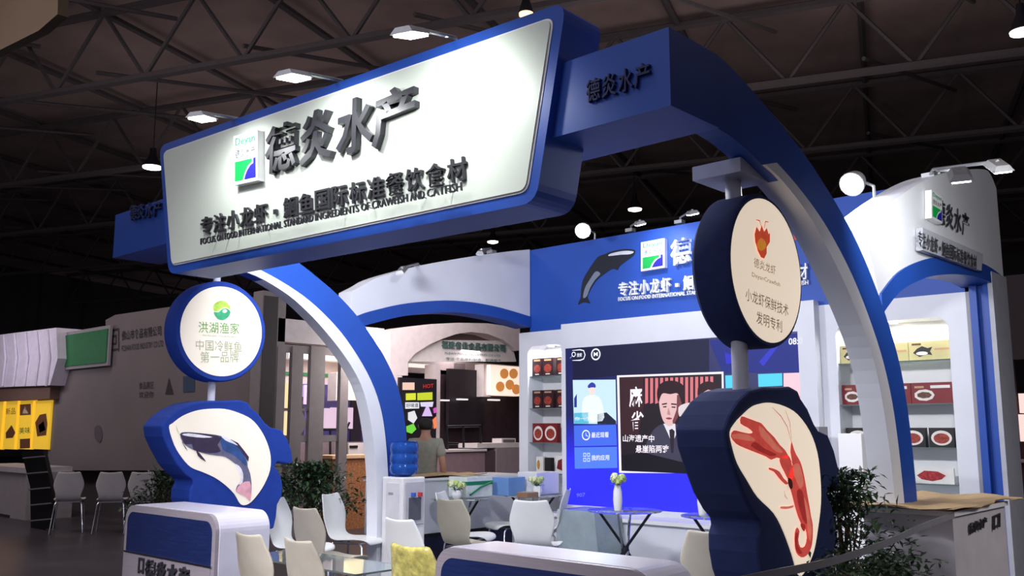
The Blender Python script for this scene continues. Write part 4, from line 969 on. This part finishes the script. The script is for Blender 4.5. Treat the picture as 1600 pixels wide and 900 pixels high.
# ================================================================== PLANTS
LEAF1 = mat('leaf_dark', (34, 58, 40), .45, var=.5, scale=6, coat=.2); LEAF2 = mat('leaf_mid', (56, 84, 52), .45, var=.4, scale=6, coat=.2)
BARK = mat('bark', (96, 76, 58), .9, var=.3)
def shrub(name, label, x, y, zb, zt, rx, ry, nleaf, seed, pot=True, lsz=.055):
    rnd = random.Random(seed)
    t = thing(name, label, 'plant', (x, y, 0))
    if pot:
        MB().lathe([(.15, 0), (.17, .05), (.21, .34), (.225, .36), (.20, .37)], (x, y, 0.006), 24).build('pot', mat('pot_grey', (120, 110, 104), .6), t, True)
        MB().lathe([(.19, .35), (.05, .36)], (x, y, 0.006), 16).build('soil', mat('soil', (50, 38, 30), .95), t)
    tips = []
    for k in range(26):
        a = rnd.uniform(0, 2*PI); q = math.sqrt(rnd.random()); hgt = rnd.uniform(.25, 1)
        w_ = math.sin(min(1, hgt*.9+.12)*PI)**.5
        tip = Vector((x+rx*q*w_*math.cos(a), y+ry*q*w_*math.sin(a), zb+(zt-zb)*hgt)); tips.append(tip)
        st = Vector((x+rnd.uniform(-.04, .04), y+rnd.uniform(-.04, .04), .36)); mid = st.lerp(tip, .5)+Vector((0, 0, .08))
        MB().tube([st, mid, tip], [.010, .007, .003], 5).build('stem', BARK, t)
    for mi, m in enumerate((LEAF1, LEAF2)):
        mb = MB()
        for k in range(nleaf//2):
            tip = rnd.choice(tips); base = tip+Vector((rnd.gauss(0, rx*.22), rnd.gauss(0, ry*.22), rnd.gauss(0, (zt-zb)*.09)))
            if base.z > zt+.02: base.z = zt
            d = Vector((rnd.gauss(0, 1), rnd.gauss(0, 1), rnd.gauss(-.1, .6))).normalized(); s_ = d.cross(Vector((0, 0, 1))).normalized()
            n_ = s_.cross(d); L = lsz*rnd.uniform(.7, 1.3); W = L*.22
            mb.add([base, base+d*L*.45+s_*W+n_*.006, base+d*L, base+d*L*.45-s_*W+n_*.006, base+d*L*.5], [(0, 1, 4), (1, 2, 4), (2, 3, 4), (3, 0, 4)])
        f = mb.build('foliage', m, t, recalc=False); f['kind'] = 'stuff'
    return t
shrub('potted_shrub', 'wide dark green leafy shrub outside the left arch, behind the white chairs', -8.75, 6.20, .55, 1.20, .62, .55, 2800, 11, lsz=.075)
shrub('potted_shrub', 'tall dark leafy shrub between crayfish sign and right arch foot', -2.42, 5.62, .45, 1.33, .34, .40, 2200, 12, lsz=.06)
shrub('potted_shrub', 'low dark shrub at the bottom right, in front of the right arch foot', -2.12, 5.05, .25, .92, .36, .55, 2200, 13, lsz=.05)
shrub('potted_shrub', 'dim shrub behind the fish-shaped sign, left of its tail', -9.6, 4.9, .6, 1.15, .35, .35, 900, 14, lsz=.07)
shrub('potted_shrub', 'dark bushy plant at the right edge behind the grey counter', -1.9, 11.5, .2, 1.15, .55, .5, 1500, 15, lsz=.10)
# ================================================================== NEIGHBOURING STANDS (left and behind)
def pb(pl, u0, v0, u1, v1, th, m, parent, name, off=0.0):
    """upright board on a real plane, from photo corners (centre line heights), with thickness th going away"""
    a0, b0 = pl.loc(u0, (v0)); a1, b1 = pl.loc(u1, v1)
    b0 = pl.loc((u0+u1)/2, v0)[1]; b1 = pl.loc((u0+u1)/2, v1)[1]
    if v1 >= 744: b1 = 0.0
    P = [pl.pt(a0, b1, off), pl.pt(a1, b1, off), pl.pt(a1, b0, off), pl.pt(a0, b0, off)]
    return MB().prism([p-pl.n*th for p in P], pl.n*th).build(name, m, parent)
PART = mat('partition_grey', (120, 110, 112), .7, var=.08, scale=.8)
A8 = PY(8.0)
pt = thing('partition_wall', 'large dim grey partition with faint printing, left of the round sign with green emblem', 'partition', (-17.5, 8, .8))
x = lambda u, v: A8.at(u, v)
MB().prism([x(75, 735), x(75, 577), x(165, 569), x(165, 500), x(180, 492), x(262, 480), x(300, 476), x(414, 462), x(414, 735)], (0, .12, 0)).build('partition_panel', PART, pt)
DPR = mat('dark_print', (58, 50, 54), .8)
sign_text('佛山市食品有限公司', A8, (190, 532), (252, 524), (190, 517), DPR, pt, 0, .01, .01, name='print')
sign_text('FOSHAN FOOD INDUSTRY CO LTD', A8, (190, 549), (255, 541), (190, 540), DPR, pt, 0, .0, .01, name='print')
sign_text('回', A8, (171, 551), (186, 549), (171, 515), DPR, pt, 0, .0, .01, name='print')
sign_text('食品展区', A8, (217, 608), (240, 607), (217, 597), DPR, pt, 0, .0, .01, name='print')
sign_text('欢迎你', A8, (217, 622), (240, 621), (217, 612), DPR, pt, 0, .0, .01, name='print')
px_poly(A8, [(258, 616), (264, 590), (271, 616)], DPR, pt, .01, 0)
px_poly(A8, [(286, 588), (304, 587), (304, 612), (286, 613)], mat('blue_grey_print', (60, 74, 100), .8), pt, .01, 0)
px_poly(A8, [(148, 668), (156, 665), (160, 680), (156, 692), (148, 684)], mat('stain', (92, 84, 90), .8), pt, .01, 2, 'stain')
pb(A8, 75, 735, 414, 860, .08, mat('low_board', (70, 62, 66), .8), pt, 'lower_board', -.25)
gw = thing('green_board', 'dark green board above the dim grey partition at the left', 'board', (-18.6, 7.9, 2.8))
pb(PY(7.9), 90, 515, 168, 575, .05, mat('board_rim', (150, 144, 150), .6), gw, 'rim')
pb(PY(7.9), 95, 520, 166, 570, .02, mat('board_green', (24, 110, 60), .6, var=.1), gw, 'green_face', .022)
cn = thing('white_canopy', 'white lit canopy with draped sides above the yellow posters at the far left', 'canopy', (-21.5, 7.8, 2.6))
WC_ = mat('canopy_white', (214, 206, 224), .7)
a_ = PY(7.7)
MB().prism([a_.at(*c) for c in ((-40, 531), (0, 523), (88, 512), (90, 560), (78, 602), (0, 605), (-40, 606))], (0, 1.2, 0)).build('canopy_cloth', WC_, cn)
for k in range(5):
    u_ = 6+k*17; MB().tube([a_.at(u_, 524-k*2, .02), a_.at(u_+3, 560, .03), a_.at(u_-2, 603, .02)], .03, 6).build('cloth_fold', WC_, cn, True)
ys = thing('poster_stand', 'stand with a row of glowing yellow food posters at the left edge', 'stand', (-22, 7.9, 0))
pb(PY(7.8), -40, 604, 77, 626, .4, mat('stand_fascia', (110, 84, 76), .7), ys, 'brown_fascia')
YB = mat('poster_yellow', (226, 180, 40), .6, emit=(236, 190, 60), strength=.55)
for i, (a, b) in enumerate(((-25, 4), (6, 26), (28, 50), (52, 75))):
    p_ = pb(PY(7.95), a, 626, b, 702, .04, YB, ys, 'poster_panel')
PB_ = mat('poster_brown', (120, 76, 50), .6); PW_ = mat('poster_cream', (226, 206, 170), .6)
A795 = PY(7.95)
for pts, m in (([(31, 632), (48, 631), (48, 648), (31, 649)], PB_), ([(35, 646), (39, 634), (44, 646)], PW_), ([(31, 686), (47, 685), (47, 700), (31, 701)], PB_), ([(55, 660), (62, 648), (72, 646), (74, 662), (72, 680), (58, 682)], PB_), ([(60, 665), (68, 658), (71, 672), (62, 676)], PW_), ([(9, 676), (18, 664), (24, 676), (20, 684), (9, 685)], PB_)):
    px_poly(A795, pts, m, ys, .01, 0, 'poster_print')
sign_text('新品', A795, (9, 648), (24, 647), (9, 638), PB_, ys, 0, 0, .01, name='poster_print')
sign_text('美味', A795, (30, 678), (47, 677), (30, 668), mat('poster_green', (60, 110, 50), .6), ys, 0, 0, .01, name='poster_print')
lt = thing('counter_table', 'dim white display counter with goods at the left edge below the yellow posters', 'counter', (-19, 6.6, 0))
A66 = PY(6.6)
pb(A66, -40, 735, 40, 800, .8, mat('counter_dim', (150, 142, 146), .7), lt, 'counter_body')
pb(A66, -40, 728, 42, 736, .85, mat('counter_dim_top', (176, 168, 170), .6), lt, 'counter_top', .05)
pb(A66, -40, 800, 12, 850, .6, mat('dark_base', (40, 34, 38), .8), lt, 'dark_opening', .01)
rk = thing('magazine_rack', 'tall leaning black magazine rack in front of the yellow posters', 'rack', (-16.2, 6.2, 0))
A62 = PY(6.2)
fr_ = [A62.at(33, 706), A62.at(67, 704), A62.at(80, 760), A62.at(80, 826), A62.at(48, 828), A62.at(47, 760)]
MB().prism(fr_, (0, .06, 0)).build('rack_back', BLACK, rk)
for k in range(5):
    t_ = k/4; a = A62.at(36+12*min(1, t_*1.6), 716+t_*98, .04); b = A62.at(70+10*min(1, t_*1.6), 713+t_*98, .04)
    MB().tube([a, b], .012, 6).build('rack_rail', mat('rack_grey', (110, 106, 112), .5), rk)
# column and lattice stand (aisle left of the booth), plane x = -12
X12 = PX(-12.0)
col = thing('square_column', 'tall square grey column right of the round sign with green emblem', 'column', (-12.1, 7.75, 0))
STN = mat('stand_grey', (140, 132, 132), .7); STW = mat('stand_white', (216, 206, 206), .6)
pb(X12, 411, 455, 433, 860, .25, STN, col, 'column_shaft'); pb(X12, 413, 462, 420, 850, .02, mat('groove_dark', (70, 66, 68), .7), col, 'groove', .01)
lat = thing('lattice_stand', 'open grey lattice frame of a stand, seen between fish sign and left arch', 'stand frame', (-12.0, 8.5, 0))
pb(X12, 435, 505, 600, 540, .25, STW, lat, 'header_board')
for a, b in ((434, 438), (457, 466), (486, 501), (533, 539)):
    pb(X12, a, 541, b, 790, .08, STN, lat, 'upright', .01)
pb(X12, 436, 541, 540, 553, .06, STN, lat, 'rail', -.02); pb(X12, 436, 638, 502, 642, .05, STN, lat, 'rail', -.02); pb(X12, 436, 680, 536, 690, .05, STN, lat, 'rail', -.02)
ORN = [(468, 640), (475, 650), (478, 664), (472, 676), (466, 680)]
MB().prism(smooth_line([X12.at(*c) for c in ORN], 3), (-.05, 0, 0)).build('ornament', STN, lat)
# inner part of that stand
X14 = PX(-14.2)
ns = thing('lit_stand', 'brightly lit neighbouring stand with purple wall seen through the lattice', 'stand', (-14.4, 10, 0))
pb(X14, 430, 545, 625, 800, .1, mat('ns_back', (200, 180, 180), .7), ns, 'back_wall')
pb(X14, 432, 583, 545, 588, .05, mat('ns_green', (40, 120, 76), .6), ns, 'green_strip', .03)
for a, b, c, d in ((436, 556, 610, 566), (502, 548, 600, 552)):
    pb(X14, a, b, c, d, .3, mat('ns_beam', (236, 226, 226), .5, emit=(240, 228, 226), strength=.45), ns, 'glow_beam', .3)  # white beams given a glow of their own to look lit, not lamps
pb(X14, 455, 602, 590, 690, .06, mat('ns_purple', (88, 80, 150), .6), ns, 'purple_wall', .04)
LP = glow('ns_pink', (240, 208, 232), .9); LWm = glow('ns_warm', (255, 226, 170), .95)
for a, b, c, d, m in ((438, 598, 450, 638, LWm), (438, 643, 450, 682, LWm), (470, 602, 486, 632, mat('ns_lilac', (190, 160, 215), .6, emit=(190, 160, 220), strength=.7)), (450, 602, 456, 620, LP), (503, 638, 510, 671, LP), (513, 637, 532, 671, LP), (536, 637, 546, 670, LP), (561, 637, 582, 672, LP), (502, 596, 509, 601, LP)):
    pb(X14, a, b, c, d, .05, m, ns, 'light_box', .10)
pb(X14, 456, 620, 470, 690, .04, mat('ns_dark', (56, 46, 64), .7), ns, 'dark_post', .09); pb(X14, 545, 625, 560, 690, .04, mat('ns_dark', (56, 46, 64), .7), ns, 'dark_post', .09)
pb(X14, 545, 590, 600, 606, .04, mat('ns_dark', (56, 46, 64), .7), ns, 'dark_beam', .05)
pb(X14, 440, 690, 625, 760, .4, mat('ns_counter', (128, 112, 118), .6), ns, 'low_counter', .45)
yl = thing('yellow_lightbox', 'glowing pale yellow lightbox between lattice and left arch', 'lightbox', (-13.6, 10.2, 2))
X13 = PX(-13.5)
pb(X13, 530, 583, 592, 625, .25, mat('lightbox_yellow', (250, 236, 190), .6, emit=(255, 240, 195), strength=.9), yl, 'lit_front'); pb(X13, 526, 582, 530, 626, .25, STW, yl, 'side_rim')
for v_ in (588, 618): MB().tube([X13.at(560, v_, -.2), X13.at(560, v_, -.2)-Vector((.75, 0, 0))], .02, 6).build('wall_bracket', STN, yl)
rl = thing('metal_railing', 'dark metal rail frame in front of the lit stand', 'railing', (-12.8, 9.6, 0))
X128 = PX(-12.8)
def bar(pl, pts, r, m, parent, nm='rail', off=0): return MB().tube([pl.at(*c, off) for c in pts], r, 6).build(nm, m, parent)
for pts in ([(500, 671), (545, 671)], [(516, 671), (516, 740)], [(541, 671), (541, 722)], [(541, 671), (546, 660)]): bar(X128, pts, .02, DARKM, rl)
wkb = thing('wicker_counter', 'orange-brown wicker fronted counter behind the leafy shrub', 'counter', (-12.4, 10, 0))
X124 = PX(-12.3)
pb(X124, 520, 716, 592, 770, .5, mat('wicker', (176, 116, 76), .7, var=.4, scale=30, bump=.6), wkb, 'wicker_front'); pb(X124, 518, 711, 594, 716, .55, mat('wicker_top', (232, 190, 150), .5), wkb, 'counter_top', .03)
wcn = thing('white_low_counter', 'white counter with dark niche behind the wicker counter', 'counter', (-13.2, 10.4, 0))
X132 = PX(-13.1)
pb(X132, 545, 692, 600, 730, .4, STW, wcn, 'counter_body'); pb(X132, 573, 700, 590, 716, .02, DARKM, wcn, 'niche', .01); pb(X132, 546, 696, 558, 700, .1, BLACK, wcn, 'tray', .02)
# kiosk with arched header
Kp = PX(-12.5); K = lambda a, b: (600+a/3.46, 500+b/3.46)
ks = thing('arched_kiosk', 'white kiosk with arched header and grey Chinese lettering, seen under the left fascia', 'kiosk', (-12.7, 12, 0))
KW = mat('kiosk_white', (206, 192, 194), .6)
hd = [K(35, 60), K(120, 38), K(250, 22), K(400, 15), K(560, 18), K(735, 42), K(735, 165), K(712, 165), K(690, 140), K(640, 105), K(560, 75), K(470, 64), K(390, 76), K(320, 100), K(250, 130), K(170, 180), K(130, 225), K(130, 300), K(35, 300)]
MB().prism([Kp.at(*c) for c in hd], (-.5, 0, 0)).build('arched_header', KW, ks)
MB().prism([Kp.at(*K(*c), -.12) for c in ((130, 225), (170, 178), (250, 130), (310, 108), (640, 112), (700, 160), (715, 225))], (-.06, 0, 0)).build('sign_board', STW, ks)
MB().prism([Kp.at(*K(*c), -.35) for c in ((300, 60), (640, 60), (720, 170), (715, 120), (300, 120))][:3]+[Kp.at(*K(300, 130), -.35)], (-.05, 0, 0)).build('recess_back', mat('recess_shade', (96, 78, 80), .7), ks)  # brown sheet colours in the shading inside the arched recess
KT = mat('kiosk_text', (84, 110, 108), .6)
Kt = PX(-12.61)
sign_text('福建省佳食品有限公司', Kt, K(308, 152), K(655, 172), K(308, 112), KT, ks, .03, .015, .0, each=True, name='raised_letter')
sign_text('FUJIAN FOOD INDUSTRIES CO LTD', Kt, K(330, 188), K(630, 203), K(330, 172), KT, ks, 0, .01, .004, name='print')
sign_text('专注·食品原料制造，配送服务', Kt, K(335, 218), K(635, 230), K(335, 200), KT, ks, 0, .015, .004, name='print')
pb(Kp, *K(35, 300), *K(84, 860), .3, KW, ks, 'left_pillar'); pb(Kp, *K(280, 240), *K(300, 720), .3, KW, ks, 'middle_pillar')
Kb = PX(-13.3)
pb(Kb, *K(84, 225), *K(760, 300), .1, mat('kiosk_inner', (196, 180, 180), .6), ks, 'inner_wall'); pb(Kb, *K(130, 238), *K(235, 258), .04, glow('kiosk_tube', (255, 244, 236), 1), ks, 'light_strip', .05)
pb(Kb, *K(300, 285), *K(760, 720), .1, mat('kiosk_dark', (58, 42, 48), .6, var=.2), ks, 'dark_wall')
pb(PX(-13.1), *K(352, 268), *K(538, 570), .08, mat('kiosk_black', (40, 32, 38), .4, var=.2), ks, 'dark_screen')
pb(PX(-13.1), *K(388, 235), *K(438, 268), .05, mat('bracket_grey', (110, 100, 104), .6), ks, 'bracket')
for a, b in (((312, 430), (355, 438)), ((410, 425), (455, 433)), ((578, 428), (628, 436))):
    pb(PX(-12.95), *K(*a), *K(*b), .1, glow('kiosk_lamp', (245, 240, 240), 1), ks, 'strip_lamp')
mb_ = thing('menu_lightbox', 'lit menu box picturing round golden cookies, beside the left shelf cabinet', 'lightbox', (-12.9, 13.5, 2.5))
pb(PX(-12.8), *K(575, 248), *K(760, 408), .3, mat('menu_lit', (244, 226, 214), .6, emit=(255, 232, 214), strength=.8), mb_, 'lit_front')
pb(PX(-12.9), *K(540, 240), *K(577, 415), .25, STW, mb_, 'side_rim')
CK = mat('cookie', (226, 150, 80), .6, emit=(230, 150, 80), strength=.4)
Km = PX(-12.79)
for cx, cy in ((650, 290), (700, 290), (628, 360), (680, 350), (715, 375)):
    px_poly(Km, [K(cx+24*math.cos(a), cy+28*math.sin(a)) for a in [2*PI*k/12 for k in range(12)]], CK, mb_, .002, 0, 'cookie_print')
ps = thing('poster_display', 'dark framed display with yellow, black and white advertising, behind the standing person', 'display', (-12.4, 10.7, 0))
pb(PX(-12.45), *K(84, 315), *K(280, 760), .12, mat('display_black', (26, 22, 30), .5), ps, 'dark_frame')
Kq = PX(-12.44)
for pts, rgb in (([(100, 338), (165, 338), (165, 378), (100, 378)], (250, 210, 190)), ([(118, 397), (172, 395), (172, 432), (118, 434)], (226, 232, 60)), ([(180, 395), (262, 390), (262, 432), (180, 434)], (206, 220, 50)), ([(115, 445), (190, 445), (190, 478), (115, 480)], (240, 240, 250)), ([(195, 445), (268, 442), (262, 470), (200, 468)], (230, 220, 250)), ([(235, 450), (262, 520), (205, 520)], (224, 196, 250)), ([(130, 500), (165, 490), (180, 530), (160, 560), (130, 540)], (235, 235, 240)), ([(120, 575), (160, 560), (175, 590), (150, 615), (122, 605)], (120, 220, 70)), ([(262, 540), (282, 520), (288, 580), (270, 590)], (255, 140, 90)), ([(265, 480), (282, 470), (285, 500), (270, 505)], (220, 90, 200))):
    px_poly(Kq, [K(*c) for c in pts], glow('pd_%d_%d_%d' % rgb, rgb, .9), ps, .004, 0, 'advert_print')
sign_text('HOT', Kq, K(212, 370), K(268, 366), K(212, 348), glow('pd_red', (210, 50, 50), .8), ps, 0, .01, .006, name='advert_print')
sign_text('好味道', Kq, K(120, 473), K(186, 472), K(120, 450), BLACK, ps, 0, .01, .01, name='advert_print')
kc = thing('kiosk_counter', 'mauve grey counter of the kiosk with a glass frame on top', 'counter', (-12.2, 12.5, 0))
Kc = PX(-12.0); MV = mat('mauve', (150, 124, 132), .6)
pb(Kc, *K(300, 712), *K(545, 850), .5, MV, kc, 'counter_body'); pb(Kc, *K(298, 700), *K(550, 712), .55, STW, kc, 'counter_top', .03)
pb(Kc, *K(548, 708), *K(603, 850), .45, mat('mauve_dark', (90, 72, 80), .6), kc, 'recess'); pb(Kc, *K(603, 690), *K(760, 850), .5, mat('mauve2', (156, 138, 144), .6), kc, 'counter_body', .02)
pb(Kc, *K(505, 665), *K(760, 690), .5, STW, kc, 'counter_top')
for pts in ([K(342, 576), K(522, 572)], [K(342, 576), K(342, 700)], [K(522, 572), K(522, 690)], [K(430, 576), K(430, 690)], [K(340, 668), K(400, 668)]):
    bar(Kc, pts, .022, DARKM, kc, 'frame_bar', -.1)
cr_ = thing('cash_register', 'white cash register on the kiosk counter', 'cash register', (-12.2, 13.4, .9))
pb(PX(-12.2), *K(636, 640), *K(712, 672), .25, STW, cr_, 'register_body'); pb(PX(-12.19), *K(645, 646), *K(705, 662), .02, mat('reg_dark', (90, 84, 90), .5), cr_, 'register_screen', .012)
# ------------------------------------------------ stands at the right edge
A16 = PY(16.0)
rs = thing('red_stand', 'distant stand with red banner and white glow, right of the blue corner post', 'stand', (-4.3, 16, 0))
pb(A16, 1551, 563, 1573, 588, .3, mat('rs_dark', (84, 28, 30), .6), rs, 'dark_header'); pb(A16, 1551, 588, 1572, 612, .3, glow('rs_red', (214, 60, 56), .8), rs, 'red_banner', .02)
pb(A16, 1553, 612, 1572, 688, .2, glow('rs_white', (255, 222, 216), 1), rs, 'lit_wall'); pb(A16, 1573, 560, 1588, 700, .3, mat('rs_brown', (70, 52, 56), .7), rs, 'post')
sign_text('食品', A16, (1554, 605), (1570, 604), (1554, 593), glow('rs_pale', (255, 160, 140), .8), rs, 0, .01, .03, name='banner_print')
pb(A16, 1588, 614, 1640, 645, .2, glow('rs_white', (255, 222, 216), 1), rs, 'lit_window', -.1); pb(A16, 1588, 647, 1640, 690, .2, glow('rs_white', (255, 222, 216), 1), rs, 'lit_window', -.1)
pb(A16, 1548, 690, 1700, 745, .6, mat('rs_low', (84, 50, 54), .7), rs, 'low_counter', .3); pb(A16, 1556, 676, 1570, 690, .2, mat('rs_pink', (200, 110, 110), .6), rs, 'goods', .1)
bar(A16, [(1560, 728), (1580, 720), (1640, 722)], .03, mat('rs_rail', (214, 190, 190), .4), rs, 'rail', .4)
dk = thing('grey_partition', 'plain dark grey partition behind the right end of the booth', 'partition', (-1, 18, 0))
pb(PY(18.0), 1500, 425, 1760, 560, .2, mat('dk_grey', (84, 76, 82), .8), dk, 'upper_board'); 

# ================================================================== LAMPS ON THE FASCIAS AND THE BACK WALL
gl = 'arm lamps on the booth walls'
arm_lamp('arm_spotlight', 'small lamp on top of the blue back wall, above the square white logo', PY(8.5).at(1000, 350), PY(9.1).at(985, 360), HDR.at(1040, 395), 26, gl, (.2, .12), col=(.75, .85, 1), spread=60)
arm_lamp('arm_spotlight', 'small lamp on top of the blue back wall, just left of the round crayfish sign', PY(8.5).at(1082, 334), PY(9.1).at(1062, 347), HDR.at(1120, 395), 20, gl, (.2, .12), col=(.75, .85, 1), spread=60)
arm_lamp('arm_spotlight', 'lamp on the curved white side fascia at the left', PX(-7.6).at(628, 424), PX(-8.0).at(655, 418), PX(-7.9).at(690, 460), 12, gl, (.22, .10), on=False)
arm_lamp('arm_spotlight', 'lamp on the curved white side fascia near its right end', PX(-7.6).at(752, 395), PX(-8.0).at(768, 394), PX(-7.9).at(760, 440), 12, gl, (.22, .10), on=False)
arm_lamp('arm_spotlight', 'lamp on a long arm at the top right, above the white fascia lettering', PX(-1.55).at(1560, 262), PX(-2.45).at(1452, 275), FR.at(1505, 350), 60, gl, (.22, .12), on=True)
arm_lamp('arm_spotlight', 'lamp head directly over the white fascia lettering at the right', PX(-1.55).at(1500, 276), PX(-2.45).at(1462, 276), FR.at(1488, 350), 120, gl, (.2, .12), col=(1, 1, .97), spread=62)
def flood(label, c, aim, r, power, s, base):
    t = thing('floodlight', label, 'floodlight', tuple(c)); d = (Vector(aim)-Vector(c)).normalized()
    q = d.to_track_quat('Z', 'Y').to_matrix().to_4x4(); q.translation = Vector(c)
    a = MB().lathe([(r*.5, -.12), (r*.9, -.08), (r*1.12, 0), (r*1.12, .02), (r*1.02, .02)], n=24).mesh('lamp_housing', LAMPM, True); a.transform(q); obj('lamp_housing', a, t)
    b = MB().lathe([(r, .021), (r*.8, .035), (r*.3, .045)], n=24).mesh('lamp_lens', glow('flood_glow', (250, 250, 255), s), True); b.transform(q); obj('lamp_lens', b, t)
    MB().tube([tuple(Vector(c)-d*.1), tuple(Vector(base)+Vector((0, 0, .12))), tuple(base)], .012, 6).build('bracket', LAMPM, t)
    spot('flood_beam', tuple(Vector(c)+d*.06), tuple(aim), power, 120, .8, (.93, .95, 1), .1)
flood('very bright floodlight at the right, where the arch meets the white fascia', PX(-2.75).at(1332, 287), (-2.9, 2.5, .8), .085, 110, 60, (-2.6, 6.9, 3.30))
flood('bright floodlight above the left end of the blue back wall', PY(8.4).at(911, 360), (-3.6, 3.0, .8), .085, 260, 60, (-6.9, 9.06, 3.90))

# ================================================================== PERSON
def skin_mesh(name, pts, edges, radii, m, sub=2, root=0, parent=None):
    me = bpy.data.meshes.new(name); me.from_pydata(pts, edges, [])
    o = bpy.data.objects.new(name, me); C.objects.link(o)
    md = o.modifiers.new('skin', 'SKIN'); sv = me.skin_vertices[0].data
    for i, r in enumerate(radii): sv[i].radius = r if isinstance(r, tuple) else (r, r)
    for i in range(len(radii)): sv[i].use_root = (i == root)
    md.use_smooth_shade = True
    s_ = o.modifiers.new('sub', 'SUBSURF'); s_.levels = sub; s_.render_levels = sub
    dg = bpy.context.evaluated_depsgraph_get(); dg.update()
    r = bpy.data.meshes.new_from_object(o.evaluated_get(dg)); bpy.data.objects.remove(o)
    r.materials.clear(); r.materials.append(m)
    for p in r.polygons: p.use_smooth = True
    q = bpy.data.objects.new(name, r); C.objects.link(q)
    if parent: q.parent = parent
    return q
SKIN = mat('skin', (176, 132, 108), .55, var=.04); SHIRT = mat('olive_shirt', (150, 150, 136), .85, var=.1, scale=20, bump=.2)
TROU = mat('dark_trousers', (38, 36, 44), .85); HAIR = mat('black_hair', (22, 18, 18), .7, bump=.5, scale=60)
pe = thing('person', 'person standing with back to us in a grey-olive t-shirt, behind the long white side counter', 'person', (-8.72, 7.92, 0), math.radians(38))
# local frame: the person faces +y, away from us
bp_ = [(0, 0, .98), (0, 0, 1.12), (0, .01, 1.28), (0, 0, 1.42), (0, 0, 1.50), (0, .012, 1.56), (0, .02, 1.64), (0, .02, 1.70),
      (.17, 0, 1.43), (.225, -.02, 1.16), (.235, .06, .93), (-.17, 0, 1.43), (-.22, -.01, 1.16), (-.19, .14, 1.02),
      (.095, 0, .92), (.11, .02, .52), (.115, -.02, .09), (.12, .13, .04), (-.095, 0, .92), (-.11, .02, .52), (-.115, -.02, .09), (-.12, .13, .04)]
be = [(0, 1), (1, 2), (2, 3), (3, 4), (4, 5), (5, 6), (6, 7), (3, 8), (8, 9), (9, 10), (3, 11), (11, 12), (12, 13), (0, 14), (14, 15), (15, 16), (16, 17), (0, 18), (18, 19), (19, 20), (20, 21)]
br = [(.15, .10), (.13, .095), (.155, .105), (.13, .085), .055, .056, (.078, .092), (.07, .085), .055, .042, .030, .055, .042, .030, (.085, .09), .058, .042, .035, (.085, .09), .058, .042, .035]
body = skin_mesh('body', bp_, be, br, SKIN, 2, 0, pe)
# face: nose, ears, eyes, mouth (turned away from us)
MB().lathe([(.004, .02), (.014, -.012), (.012, -.02)], (0, .118, 1.635), 8).build('nose', SKIN).parent = pe
for s_ in (-1, 1):
    MB().lathe([(.006, -.03), (.016, -.01), (.018, .015), (.008, .03)], (s_*.082, .012, 1.635), 8).build('ear', SKIN, None, True).parent = pe
    MB().lathe([(.003, -.008), (.011, 0), (.003, .008)], (s_*.032, .104, 1.655), 10).build('eye', PRW, None, True).parent = pe
MB().tube([(-.024, .104, 1.585), (0, .110, 1.583), (.024, .104, 1.585)], .006, 6).build('mouth', mat('lip', (150, 84, 80), .5)).parent = pe
def hand(bx, by, bz, sgn, dirv, nm='hand'):
    d = Vector(dirv).normalized(); side = Vector((0, 1, 0)) if abs(d.z) > .7 else Vector((1, 0, 0)); nrm = d.cross(side).normalized()*sgn
    b = Vector((bx, by, bz)); P_ = [b, b+d*.05, b+d*.09]; E_ = [(0, 1), (1, 2)]; R_ = [(.022, .018), (.034, .016), (.036, .013)]
    palm = skin_mesh(nm, [tuple(p) for p in P_], E_, R_, SKIN, 1, 0, pe)
    for i, (off, L) in enumerate(((-.028, .062), (-.010, .075), (.010, .070), (.027, .055))):
        q = b+d*.085+side*off
        skin_mesh('finger', [tuple(q), tuple(q+d*L*.45+nrm*.006), tuple(q+d*L*.8+nrm*.022), tuple(q+d*L*.98+nrm*.036)], [(0, 1), (1, 2), (2, 3)], [.0095, .009, .008, .007], SKIN, 1, 0, palm).parent = palm
    q = b+d*.03+side*.03
    skin_mesh('thumb', [tuple(q), tuple(q+d*.03+side*.02+nrm*.01), tuple(q+d*.06+side*.022+nrm*.02)], [(0, 1), (1, 2)], [.012, .010, .008], SKIN, 1, 0, palm).parent = palm
hand(.235, .065, .925, -1, (0, .12, -1)); hand(-.19, .145, 1.015, 1, (.2, .9, -.25))
sh_p = [(0, 0, .96), (0, 0, 1.12), (0, .01, 1.28), (0, 0, 1.42), (0, 0, 1.475), (.17, 0, 1.43), (.21, -.012, 1.24), (-.17, 0, 1.43), (-.205, -.008, 1.24)]
skin_mesh('t_shirt', sh_p, [(0, 1), (1, 2), (2, 3), (3, 4), (3, 5), (5, 6), (3, 7), (7, 8)], [(.175, .125), (.155, .118), (.175, .125), (.15, .10), .068, .075, .068, .075, .068], SHIRT, 2, 0, pe)
tr_p = [(0, 0, .99), (.095, 0, .90), (.11, .02, .52), (.115, -.015, .10), (-.095, 0, .90), (-.11, .02, .52), (-.115, -.015, .10)]
skin_mesh('trousers', tr_p, [(0, 1), (1, 2), (2, 3), (0, 4), (4, 5), (5, 6)], [(.165, .115), (.10, .105), .072, .06, (.10, .105), .072, .06], TROU, 2, 0, pe)
for s_ in (-1, 1):
    skin_mesh('shoe', [(s_*.117, -.04, .045), (s_*.12, .06, .04), (s_*.122, .15, .03)], [(0, 1), (1, 2)], [.045, .045, .035], BLACK, 2, 0, pe)
skin_mesh('hair', [(0, -.035, 1.575), (0, -.022, 1.66), (0, .025, 1.715)], [(0, 1), (1, 2)], [(.088, .075), (.100, .095), (.090, .080)], HAIR, 2, 0, pe)
